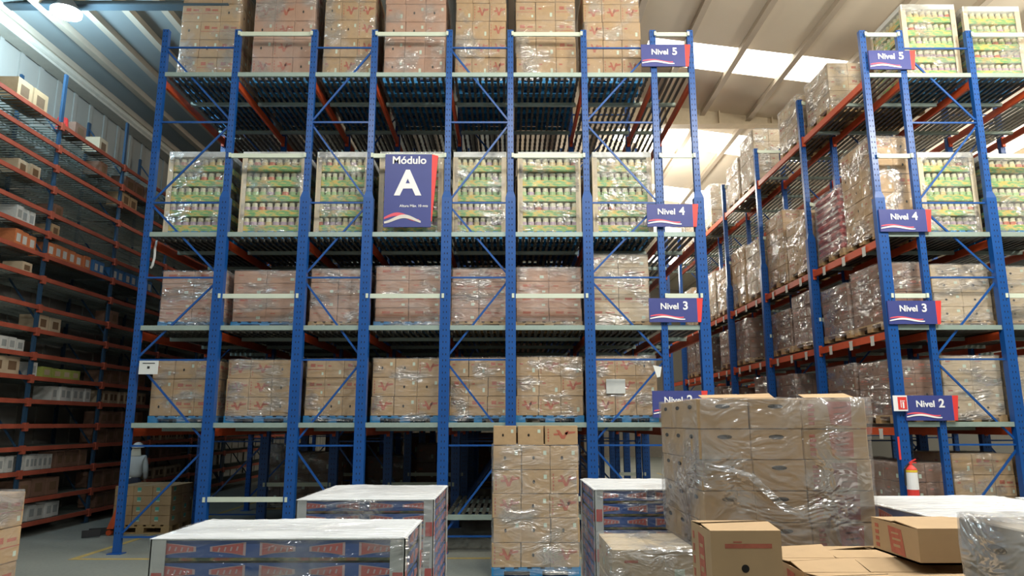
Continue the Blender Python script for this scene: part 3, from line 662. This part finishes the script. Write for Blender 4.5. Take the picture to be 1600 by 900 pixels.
def shelf_box_mesh(m, lab):
    mb = MB(); mb.box(-.5, .5, -.5, .5, 0, 1, 0); mb.box(.5, .506, -.28, .28, .25, .75, 1); mb.box(-.5, .5, -.01, .01, 1, 1.004, 1)
    return mb.mesh('storage_box', [m, lab])
WB = mat('white_box_card', (.58, .60, .58), .6); OB = mat('orange_box_card', (.60, .20, .08), .6); BB = mat('blue_box_card', (.06, .20, .45), .5); GB = mat('lime_box_card', (.36, .42, .10), .6)
SBM = {'white': shelf_box_mesh(WB, mat('grey_label', (.3, .33, .33), .6)), 'orange': shelf_box_mesh(OB, WB), 'blue': shelf_box_mesh(BB, WB), 'tan': shelf_box_mesh(KRAFT4, INSIDE), 'brown': shelf_box_mesh(KRAFT3, INSIDE), 'lime': shelf_box_mesh(GB, KRAFT4), 'kraft': shelf_box_mesh(KRAFT, INSIDE)}
NTH = ['first', 'second', 'third', 'fourth', 'fifth', 'sixth', 'seventh', 'eighth', 'ninth', 'tenth', 'eleventh', 'twelfth', 'thirteenth', 'fourteenth', 'fifteenth', 'sixteenth', 'seventeenth', 'eighteenth']
rows_t = [(12, 12.25, 13.0, 'white', .2, .30), (11, 12.3, 13.0, 'orange', .22, .30), (11, 13.2, 14.7, 'orange', .24, .30), (11, 14.75, 15.3, 'blue', .22, .30), (11, 15.5, 17.4, 'blue', .26, .30),
          (10, 12.6, 13.0, 'tan', .3, .2), (8, 13.25, 14.0, 'tan', .34, .30), (7, 12.1, 13.0, 'white', .22, .24), (6, 12.1, 13.0, 'tan', .42, .32), (6, 13.2, 13.45, 'white', .2, .26),
          (6, 13.5, 14.8, 'lime', .32, .2), (6, 15.5, 17.5, 'brown', .38, .3), (5, 13.9, 15.2, 'white', .21, .28), (5, 15.5, 17.5, 'tan', .2, .28), (2, 12.1, 13.0, 'white', .18, .27),
          (2, 13.2, 14.2, 'white', .13, .27), (2, 14.25, 15.3, 'brown', .26, .32), (1, 13.2, 14.4, 'brown', .4, .33), (0, 13.3, 14.6, 'white', .25, .28), (3, 15.6, 17.5, 'brown', .36, .3),
          (4, 15.6, 17.6, 'brown', .3, .28), (3, 17.9, 19.8, 'tan', .16, .26), (2, 17.9, 19.9, 'brown', .3, .3), (1, 15.6, 17.4, 'brown', .36, .34), (1, 17.9, 19.8, 'tan', .3, .26), (0, 15.7, 17.4, 'brown', .4, .3),
          (17, 11.9, 12.9, 'kraft', .45, .42), (17, 13.6, 14.3, 'brown', .4, .3), (17, 14.5, 15.2, 'tan', .35, .35), (16, 14.6, 15.2, 'brown', .3, .3), (15, 15.6, 16.4, 'kraft', .34, .34), (16, 15.7, 17.2, 'brown', .42, .36), (14, 12.2, 12.8, 'tan', .3, .28), (13, 13.3, 13.9, 'brown', .3, .26), (12, 13.3, 13.8, 'kraft', .26, .24), (9, 15.6, 16.2, 'brown', .3, .3)]
for (lv, ya, yb, kind, wd, h) in rows_t:
    n = max(1, int((yb - ya) / wd)); near = 'nearest' if ya < 13 else ('second' if ya < 15.4 else ('third' if ya < 17.7 else 'farthest'))
    for q in range(n):
        y = ya + wd * (q + .5) + rnd.uniform(-.006, .006)
        o = obj('storage_box', SBM[kind], None, (SX - .26 + rnd.uniform(-.03, .03), y, SZ[lv] + .001), (0, 0, rnd.uniform(-.02, .02)), (.36, wd * .9, h * rnd.uniform(.92, 1.0)))
        sh = 'top' if lv == 17 else NTH[lv]
        if n == 1: tag(o, 'lone %s box on %s shelf of left rack, %s bay' % (kind, sh, near), 'box')
        else: tag(o, '%s box in row on %s shelf of left rack, %s bay' % (kind, sh, near), 'box', '%s boxes on shelf %s, %s bay' % (kind, sh, near))
mb = MB(); mb.cyl((0, 0, 0), (0, 0, .26), .12, 12, r2=.09)
tag(obj('red_bucket', mb.mesh('red_bucket', RED), None, (SX - .2, 14.3 - .0, SZ[17] + .002)), 'small red container on the top shelf of the left rack', 'container')
bpy.data.objects['red_bucket'].location.y = 13.42

# ------------------------------------------------------------------ carton tower on blue pallet (centre)
t = load('shrink-wrapped tower of brown cartons on a blue pallet in front of the large rack', None, .36, 10.4, 0, 1.15, 1.0, 1.70, 5, 3, 2, ['logo', 'hole', 'hole'], 'kraft', 'blue', 2, hollow=True)
for (x0, x1, kind, lab) in ((-.21, .10, 'hole', 'loose carton with a dark hole on the wrapped tower, leftmost of three'), (.125, .475, 'hole', 'loose carton on the wrapped tower, middle of three'), (.49, .935, 'logo', 'loose carton with red logo on the wrapped tower, rightmost of three')):
    tag(obj('carton', carton_mesh(kind, 'kraft'), None, ((x0 + x1) / 2, 10.12, 1.716), (0, 0, rnd.uniform(-.02, .02)), (x1 - x0, .40, .25)), lab, 'box', 'loose cartons on top of the tower')

# ------------------------------------------------------------------ blue fruit-tray pallets
def blue_tray_mesh(w_, d, h, seed):
    rn = random.Random(seed); mb = MB(); wh = h * .76
    for (a, b_, c, e) in ((-w_ / 2, w_ / 2, -d / 2, -d / 2 + .008), (-w_ / 2, w_ / 2, d / 2 - .008, d / 2), (-w_ / 2, -w_ / 2 + .008, -d / 2, d / 2), (w_ / 2 - .008, w_ / 2, -d / 2, d / 2)): mb.box(a, b_, c, e, h - wh, h * .995, 0)
    mb.box(-w_ / 2 + .01, w_ / 2 - .01, -d / 2 + .01, d / 2 - .01, 0.01, h * .97, 3)
    n = max(3, round(w_ / .25))
    for side in range(4):
        L_ = w_ if side % 2 == 0 else d; m_ = max(2, round(L_ / .25)); st = L_ / m_
        for k in range(m_):
            u0 = -L_ / 2 + k * st + st * .12; ln = st * .72; flip = k % 2 == 1
            for lay, (kk, mi) in enumerate(((1.0, 2), (.86, 1))):
                off = .0015 + .001 * lay
                fn = [lambda u, v, o_=off: (u, -d / 2 - o_, v), lambda u, v, o_=off: (w_ / 2 + o_, u, v), lambda u, v, o_=off: (-u, d / 2 + o_, v), lambda u, v, o_=off: (-w_ / 2 - o_, -u, v)][side]
                s = -1 if flip else 1; c = u0 + ln / 2
                P1 = [(-.5, .06), (-.5, .94), (-.1, .84), (.5, .66), (.5, .34), (-.1, .22)]
                mb.poly([fn(c + s * p[0] * ln * kk, (p[1] - .5) * wh * kk * .9 + wh * .5 + h - wh) for p in P1], mi)
            # pale lettering strokes on the logo (unreadable in the photo)
            off = .0035; fn = [lambda u, v: (u, -d / 2 - .0035, v), lambda u, v: (w_ / 2 + .0035, u, v), lambda u, v: (-u, d / 2 + .0035, v), lambda u, v: (-w_ / 2 - .0035, -u, v)][side]
            for q in range(4):
                uu = c + s * (-.25 + q * .17) * ln; vv = h - wh + wh * (.52 - .02 * q)
                mb.poly([fn(uu - .004, vv - wh * .10), fn(uu + .004, vv - wh * .12), fn(uu + .010, vv + wh * .12), fn(uu + .002, vv + wh * .14)], 2)
    return mb.mesh('fruit_tray', [BLUETRAY, PINKRED, mat('pinkish_print', (.52, .40, .42), .5), FRUIT], fix=False)
def tray_load(label, group, x0, x1, y0, y1, top, n, seed):
    w_, d = x1 - x0, y1 - y0; ph = .14
    t = thing('pallet_load', label, 'pallet load', ((x0 + x1) / 2, (y0 + y1) / 2, 0), 0, group)
    obj('pallet', PAL['blue'], t, (0, 0, 0), None, (w_, d, ph)); th = (top - .02 - ph) / n
    me = blue_tray_mesh(w_ - .02, d - .02, th, seed)
    for k in range(n): obj('fruit_tray', me, t, (rnd.uniform(-.003, .003), rnd.uniform(-.003, .003), ph + th * k))
    H_ = top - ph - .01
    for sx in (-1, 1):
        for sy in (-1, 1):
            pm = MB(); x = 0; pw = .075
            xa, xb = (0, pw) if sx < 0 else (-pw, 0); ya, yb = (0, .006) if sy < 0 else (-.006, 0)
            pm.box(xa, xb, ya, yb, 0, H_); pm.box(*((0, .006) if sx < 0 else (-.006, 0)), *((0, pw) if sy < 0 else (-pw, 0)), 0, H_)
            for zf in (.30, .55, .80):
                yy = -.002 if sy < 0 else .0; pm.box(xa + .015, xb - .01, yy, yy + .002, H_ * zf, H_ * zf + .10, 1)
                xx = -.002 if sx < 0 else 0; pm.box(xx, xx + .002, *((.01, pw - .01) if sy < 0 else (-pw + .01, -.01)), H_ * zf, H_ * zf + .10, 1)
            obj('corner_post', pm.mesh('corner_post', [POST, PINKRED]), t, (sx * (w_ / 2 + .004), sy * (d / 2 + .004), ph))
    tb = MB(); tb.box(-w_ / 2, w_ / 2, -d / 2, d / 2, top - .018, top - .006); obj('top_board', tb.mesh('top_board', WHITE), t)
    bm = bmesh.new(); bmesh.ops.create_grid(bm, x_segments=30, y_segments=30, size=.5)
    for v in bm.verts:
        v.co.z = .006 * math.sin(v.co.y * 60 + 3 * math.sin(v.co.x * 4 + seed)) + .004 * rnd.random()
    
    for v in bm.verts:
        if max(abs(v.co.x), abs(v.co.y)) > .48: v.co.z = -.006
    ms = bpy.data.meshes.new('top_film'); bm.to_mesh(ms); bm.free(); ms.materials.append(FILMTOP); ms.polygons.foreach_set('use_smooth', [True] * len(ms.polygons))
    obj('top_film', ms, t, (0, 0, top - .004), None, (w_ + .02, d + .02, 1))
    obj('stretch_wrap', wrap_mesh(seed, FILM, top=False, amp=.006), t, (0, 0, .05), None, (w_ + .035, d + .035, top - .055))
    return t
tray_load('nearest pallet of blue fruit trays, white topped, bottom left of the photo', None, -1.765, -.515, 3.72, 4.39, 1.45, 12, 31)
tray_load('pallet of blue fruit trays just behind the bottom left one', None, -1.575, -.56, 5.54, 6.76, 1.45, 14, 32)
tray_load('pallet of red and blue fruit trays standing right of the brown carton tower', None, .735, 1.95, 6.33, 7.5, 1.45, 12, 33)
tray_load('white-topped tray pallet behind the loose cartons at the right', None, 2.56, 3.76, 4.15, 5.72, 1.45, 9, 34)
tray_load('white-topped tray pallet at the right edge of the photo', None, 3.84, 5.04, 4.0, 5.6, 1.45, 9, 35)

# ------------------------------------------------------------------ big brown carton pile (right foreground)
t = thing('pallet_load', 'large shrink-wrapped pile of brown cartons with handle slots, right foreground', 'pallet load', (1.865, 5.5, 0))
obj('pallet', PAL['blue'], t, (0, 0, 0), None, (1.16, 1.2, .14))
xs = [(-.575, -.225), (-.225, .13), (.13, .575)]; zr = .2025
for k in range(10):
    for i, (a, b_) in enumerate(xs):
        for j in range(3):
            if i == 1 and j == 1 and k < 9: continue
            kind = 'banner' if i == 2 else 'slot'
            obj('carton', carton_mesh(kind, 'kraft'), t, ((a + b_) / 2 + rnd.uniform(-.006, .006) + .010 * (4 - k) * .3, -.4 + .4 * j + rnd.uniform(-.005, .005), .14 + zr * k), (0, 0, rnd.uniform(-.01, .01)), ((b_ - a) * .985, .394, zr * .985))
obj('stretch_wrap', THICK[1], t, (0, 0, .06), None, (1.2, 1.25, 2.11))
# open flaps on the top
for (x0, x1, y, zt, dy) in ((-.55, -.25, -.58, .03, .16), (-.2, .1, -.2, .05, .12), (.15, .5, -.58, .035, .15)):
    mb = MB().add([(x0, y, 2.165), (x1, y, 2.165), (x1 - .01, y + dy, 2.165 + zt), (x0 + .02, y + dy, 2.165 + zt * .8), (x0, y, 2.169), (x1, y, 2.169), (x1 - .01, y + dy, 2.169 + zt), (x0 + .02, y + dy, 2.169 + zt * .8)], [(0, 1, 2, 3), (7, 6, 5, 4), (0, 4, 5, 1), (1, 5, 6, 2), (2, 6, 7, 3), (3, 7, 4, 0)]); obj('open_flap', mb.mesh('open_flap', KRAFT), t)
# twisted film tail across the front
mb = MB(); pts = [(-.56, -.62, 1.72), (-.40, -.66, 1.70), (-.28, -.68, 1.66), (-.18, -.68, 1.56), (-.08, -.70, 1.46), (.04, -.70, 1.42)]
for a, b_ in zip(pts, pts[1:]): mb.bar(a, b_, .028 + .02 * rnd.random(), .012)
obj('film_tail', mb.mesh('film_tail', FILMTHICK), t)

# ------------------------------------------------------------------ loose cartons, foreground right
def open_carton(label, x0, x1, y0, y1, z0, z1, hole=None, logo_left=True, flaps=1, group=None, card=KRAFT, slot=False, rotz=0, gap=.03):
    w_, d, h = x1 - x0, y1 - y0, z1 - z0
    t = thing('carton', label, 'box', ((x0 + x1) / 2, (y0 + y1) / 2, z0), rotz, group)
    mb = MB(); th = .006
    mb.box(-w_ / 2, w_ / 2, -d / 2, -d / 2 + th, 0, h); mb.box(-w_ / 2, w_ / 2, d / 2 - th, d / 2, 0, h); mb.box(-w_ / 2, -w_ / 2 + th, -d / 2 + th, d / 2 - th, 0, h); mb.box(w_ / 2 - th, w_ / 2, -d / 2 + th, d / 2 - th, 0, h); mb.box(-w_ / 2, w_ / 2, -d / 2, d / 2, 0, .01)
    body = obj('body', mb.mesh('body', card), t)
    g = gap / 2
    for s in (-1, 1):                               # two long top flaps meeting with a dark gap
        a, b_ = (-d / 2, -g) if s < 0 else (g, d / 2); lift = rnd.uniform(.008, .022) * flaps; lift2 = rnd.uniform(.0, .012) * flaps
        ze, zi = h, h + lift
        if s < 0: v = [(-w_ / 2, a, ze), (w_ / 2, a, ze), (w_ / 2, b_, zi + lift2), (-w_ / 2, b_, zi)]
        else: v = [(-w_ / 2, a, zi * .0 + h + lift2), (w_ / 2, a, h + lift), (w_ / 2, b_, ze), (-w_ / 2, b_, ze)]
        m2 = MB(); m2.add(v + [(x, y, z + .004) for x, y, z in v], [(3, 2, 1, 0), (4, 5, 6, 7), (0, 1, 5, 4), (1, 2, 6, 5), (2, 3, 7, 6), (3, 0, 4, 7)])
        obj('flap', m2.mesh('flap', card), t)
    if hole:
        mb = MB(); mb.cyl((hole[0], -d / 2 - .002, hole[1]), (hole[0], -d / 2 + .001, hole[1]), hole[2], 18); obj('vent_hole', mb.mesh('vent_hole', DARKHOLE), t)
    if slot:
        mb = MB(); pts = [(-w_ / 2 - .002, math.cos(q * math.pi / 8) * .06, h * .72 + math.sin(q * math.pi / 8) * .018) for q in range(16)]
        mb.prism(pts, (1, 0, 0), .003); obj('handle_slot', mb.mesh('handle_slot', DARKHOLE), t)
    if logo_left:
        mb = MB(); xx = -w_ / 2 - .0015
        for q in range(4): mb.box(xx, xx + .001, d * .34, d * .42, h * (.15 + q * .2), h * (.27 + q * .2))
        mb.prism([(xx, -d * .22, h * .08), (xx, d * .08, h * .12), (xx, d * .12, h * .9), (xx, -d * .16, h * .86)], (1, 0, 0), .001)
        mb.box(xx - .0006, xx, -d * .12, d * .02, h * .3, h * .38, 1); mb.box(xx - .0006, xx, -d * .14, d * .04, h * .5, h * .56, 1); mb.box(xx - .0006, xx, -d * .1, d * .05, h * .68, h * .73, 1)
        obj('red_print', mb.mesh('red_print', [REDINK, card]), t)
    return t
load('stack of brown cartons below the carton with the round hole, bottom of photo', None, 1.11, 3.72, 0, .38, .40, 1.20, 5, 1, 1, ['plain'], 'kraft', None, 0)
bx = open_carton('brown carton with one round vent hole, bottom centre right', .945, 1.275, 3.5, 3.86, 1.20, 1.50, hole=(-.01, .135, .018), flaps=1.1)
mb = MB(); mb.box(-.10, .12, -.1815, -.1805, .225, .245); mb.box(-.06, -.02, -.1815, -.1805, .25, .256); obj('red_line_print', mb.mesh('red_line_print', REDINK), bx)
load('pallet stack of brown cartons under the open flapped cartons, bottom right', None, 1.885, 3.73, 0, .98, 1.08, 1.10, 5, 3, 3, ['logo', 'plain'], 'kraft', 'wood', 0)
gi = 0
names_g = ['front left', 'front centre', 'front right', 'middle left', 'middle centre', 'middle right', 'rear left', 'rear centre', 'rear right']
for j in range(3):
    for i in range(3):
        open_carton('brown carton with loose top flaps in bottom right layer, %s' % names_g[gi], 1.42 + i * .325 + .0, 1.42 + i * .325 + .315, 3.25 + j * .37, 3.25 + j * .37 + .36, 1.104, 1.292, flaps=1.4, group='open cartons in the bottom right layer', rotz=rnd.uniform(-.03, .03) * .5, logo_left=(i == 0), gap=.03); gi += 1
open_carton('brown carton with bold red side print set on top of the open cartons', 1.93, 2.32, 3.52, 3.96, 1.345, 1.505, flaps=.8, logo_left=True)
# grey wrapped carton, right edge
t = thing('pallet_load', 'grey film-wrapped cartons with a dark handle slot at the bottom right corner', 'pallet load', (2.155, 2.63, 0))
obj('pallet', PAL['wood'], t, (0, 0, 0), None, (.58, .92, .14))
for k in range(5):
    for j in range(2):
        kz = .14 + .296 * k; mb = MB(); mb.box(-.29, .29, -.225, .225, 0, .292)
        c_ = obj('carton', mb.mesh('carton', mat('greyed_card', (.36, .32, .27), .7), bevel=.006), t, (0, -.23 + .46 * j, kz))
        mb = MB(); mb.prism([(-.2915, math.cos(q * math.pi / 8) * .055, .2 + math.sin(q * math.pi / 8) * .017) for q in range(16)], (1, 0, 0), .002); obj('handle_slot', mb.mesh('handle_slot', DARKHOLE), c_)
obj('stretch_wrap', wrap_mesh(77, FILMTHICK), t, (0, 0, .05), None, (.61, .95, 1.585))
# film-wrapped low box stack, centre right
load('low film-wrapped stack with pale tops left of the big carton pile', None, .94, 5.2, 0, .56, .7, 1.2, 5, 1, 2, ['plain'], 'pale', 'wood', 2)
# stack at left edge
load('film-wrapped brown carton stack at the left edge of the photo', None, -4.45, 5.45, 0, 1.1, 1.1, 1.47, 5, 3, 3, ['stripe', 'plain'], 'kraft', 'wood', 1)

# ------------------------------------------------------------------ pallet on jack and worker
t = load('low pallet of cartons with teal stickers on a wooden pallet beside the worker', None, -6.81, 14.3, 0, 1.06, .95, .86, 4, 3, 2, ['teal', 'plain', 'teal'], 'kraft', 'wood', 0, ph=.16)
t = thing('pallet_jack', 'orange hand pallet jack by the teal-stickered pallet', 'pallet jack', (-7.33, 13.62, 0))
mb = MB(); mb.bar((-.28, -.02, .07), (.1, .12, .08), .12, .05); mb.bar((-.26, -.28, .07), (.0, -.16, .08), .12, .04); obj('fork', mb.mesh('fork', BLACK), t)
mb = MB(); mb.prism([(.02, 0, .12), (.14, 0, .12), (.24, 0, .50), (.17, 0, .52)], (0, 1, 0), .14); mb.cyl((.05, .02, .05), (.05, .12, .05), .05, 12); obj('body', mb.mesh('body', mat('orange_red_paint', (.7, .11, .03), .4)), t)
mb = MB(); mb.bar((.19, .07, .5), (.24, .07, 1.0), .03, .03); mb.bar((.17, .0, 1.0), (.30, .14, 1.02), .03, .03); obj('handle', mb.mesh('handle', mat('white_handle', (.6, .6, .58), .4)), t)

def skin_obj(name, pts, edges, m, parent, sub=2, root=0):
    me = bpy.data.meshes.new(name); me.from_pydata([p[:3] for p in pts], edges, []); me.materials.append(m)
    o = obj(name, me, parent); md = o.modifiers.new('skin', 'SKIN'); md.use_smooth_shade = True
    for k, p in enumerate(pts):
        sv = me.skin_vertices[0].data[k]; sv.radius = (p[3], p[4] if len(p) > 4 else p[3]); sv.use_root = (k == root)
    ss = o.modifiers.new('sub', 'SUBSURF'); ss.levels = sub; ss.render_levels = sub
    return o
def person():
    t = thing('person', 'worker in white helmet and white long-sleeved shirt seen from behind', 'person', (-7.78, 15.35, 0), R(8)); t.scale = (.93, .93, .96)
    SKIN = mat('skin', (.38, .22, .15), .55); SH = mat('white_shirt', (.60, .64, .64), .8, var=.08, scale=12, bump=.3); TR = mat('dark_trousers', (.03, .035, .06), .8); HM = mat('white_helmet', (.78, .82, .82), .3)
    # facing +y (away), x right, origin between the feet
    P_ = [(0, 0, .95, .09, .07), (0, .01, 1.10, .12, .08), (0, .04, 1.28, .14, .09), (0, .05, 1.38, .07, .06), (0, .07, 1.46, .055), (0, .09, 1.53, .075, .09), (0, .09, 1.60, .07, .08),
          (.17, .04, 1.34, .05), (.22, .02, 1.08, .04), (.20, .12, .86, .03), (.20, .15, .80, .028, .018),
          (-.17, .06, 1.34, .05), (-.24, .14, 1.10, .04), (-.20, .34, 1.00, .03), (-.20, .40, .99, .028, .018),
          (.09, 0, .82, .07), (.10, .01, .47, .05), (.10, -.02, .09, .04), (.11, .12, .04, .035, .03), (-.09, 0, .82, .07), (-.11, .02, .47, .05), (-.12, -.01, .09, .04), (-.13, .13, .04, .035, .03)]
    E_ = [(0, 1), (1, 2), (2, 3), (3, 4), (4, 5), (5, 6), (3, 7), (7, 8), (8, 9), (9, 10), (3, 11), (11, 12), (12, 13), (13, 14), (0, 15), (15, 16), (16, 17), (17, 18), (0, 19), (19, 20), (20, 21), (21, 22)]
    def fingers(base, d, side, up):
        b0 = len(P_); root_i = base
        bx, by, bz = P_[base][:3]
        for q in range(4):
            off = Vector(side) * ((q - 1.5) * .018); L_ = (.065, .075, .07, .055)[q]
            a = Vector((bx, by, bz)) + off + Vector(d) * .02; m_ = a + Vector(d) * L_ * .6; e_ = m_ + (Vector(d) * .6 + Vector(up) * .8).normalized() * L_ * .5
            i0 = len(P_); P_.extend([(*a, .009), (*m_, .0085), (*e_, .007)]); E_.extend([(root_i, i0), (i0, i0 + 1), (i0 + 1, i0 + 2)])
        a = Vector((bx, by, bz)) + Vector(side) * -.03 - Vector(d) * .01; e_ = a + Vector(d) * .04 + Vector(side) * -.015
        i0 = len(P_); P_.extend([(*a, .011), (*e_, .008)]); E_.extend([(root_i, i0), (i0, i0 + 1)])
    fingers(10, (0, .25, -.97), (0, -1, 0), (-1, 0, 0)); fingers(14, (0, .97, -.1), (-1, 0, 0), (0, 0, -1))
    skin_obj('body', P_, E_, SKIN, t, 1)
    S_ = [(0, 0, .90, .185, .135), (0, .01, 1.08, .185, .125), (0, .04, 1.27, .20, .125), (0, .05, 1.39, .09, .08), (.18, .04, 1.36, .068), (.235, .02, 1.09, .062), (.215, .10, .90, .048), (-.18, .06, 1.36, .068), (-.255, .13, 1.11, .062), (-.215, .30, 1.02, .048)]
    skin_obj('shirt', S_, [(0, 1), (1, 2), (2, 3), (2, 4), (4, 5), (5, 6), (2, 7), (7, 8), (8, 9)], SH, t, 2)
    T_ = [(0, 0, 1.03, .135, .10), (0, 0, .90, .155, .115), (.095, 0, .74, .095), (.11, .01, .47, .075), (.105, -.02, .10, .07), (-.095, 0, .74, .095), (-.12, .02, .47, .075), (-.125, -.01, .10, .07)]
    skin_obj('trousers', T_, [(0, 1), (1, 2), (2, 3), (3, 4), (1, 5), (5, 6), (6, 7)], TR, t, 2, 1)
    for x in (.11, -.13):
        mb = MB(); mb.box(x - .045, x + .045, -.08, .19, 0, .09); obj('shoe', mb.mesh('shoe', BLACK, bevel=.02), t)
    mb = MB(); n = 16; prev = None; vs = []; fs = []
    for j in range(6):
        a = j / 5 * math.pi / 2
        for k in range(n): vs.append((.115 * math.cos(a) * math.cos(2 * math.pi * k / n), .09 + .14 * math.cos(a) * math.sin(2 * math.pi * k / n), 1.575 + .115 * math.sin(a)))
    for j in range(5):
        for k in range(n): fs.append((j * n + k, j * n + (k + 1) % n, (j + 1) * n + (k + 1) % n, (j + 1) * n + k))
    mb.add(vs, fs); mb.cyl((0, .09, 1.57), (0, .09, 1.582), .135, 18); mb.box(-.08, .08, .2, .29, 1.572, 1.58)
    me = mb.mesh('helmet', HM); me.polygons.foreach_set('use_smooth', [True] * len(me.polygons)); obj('helmet', me, t)
    mb = MB(); mb.prism([(-.085, -.0, 1.56), (.085, -.0, 1.56), (.12, -.03, 1.40), (-.12, -.03, 1.40)], (0, 1, 0), .012); obj('neck_cloth', mb.mesh('neck_cloth', mat('cream_cloth', (.62, .62, .52), .85)), t)
person()
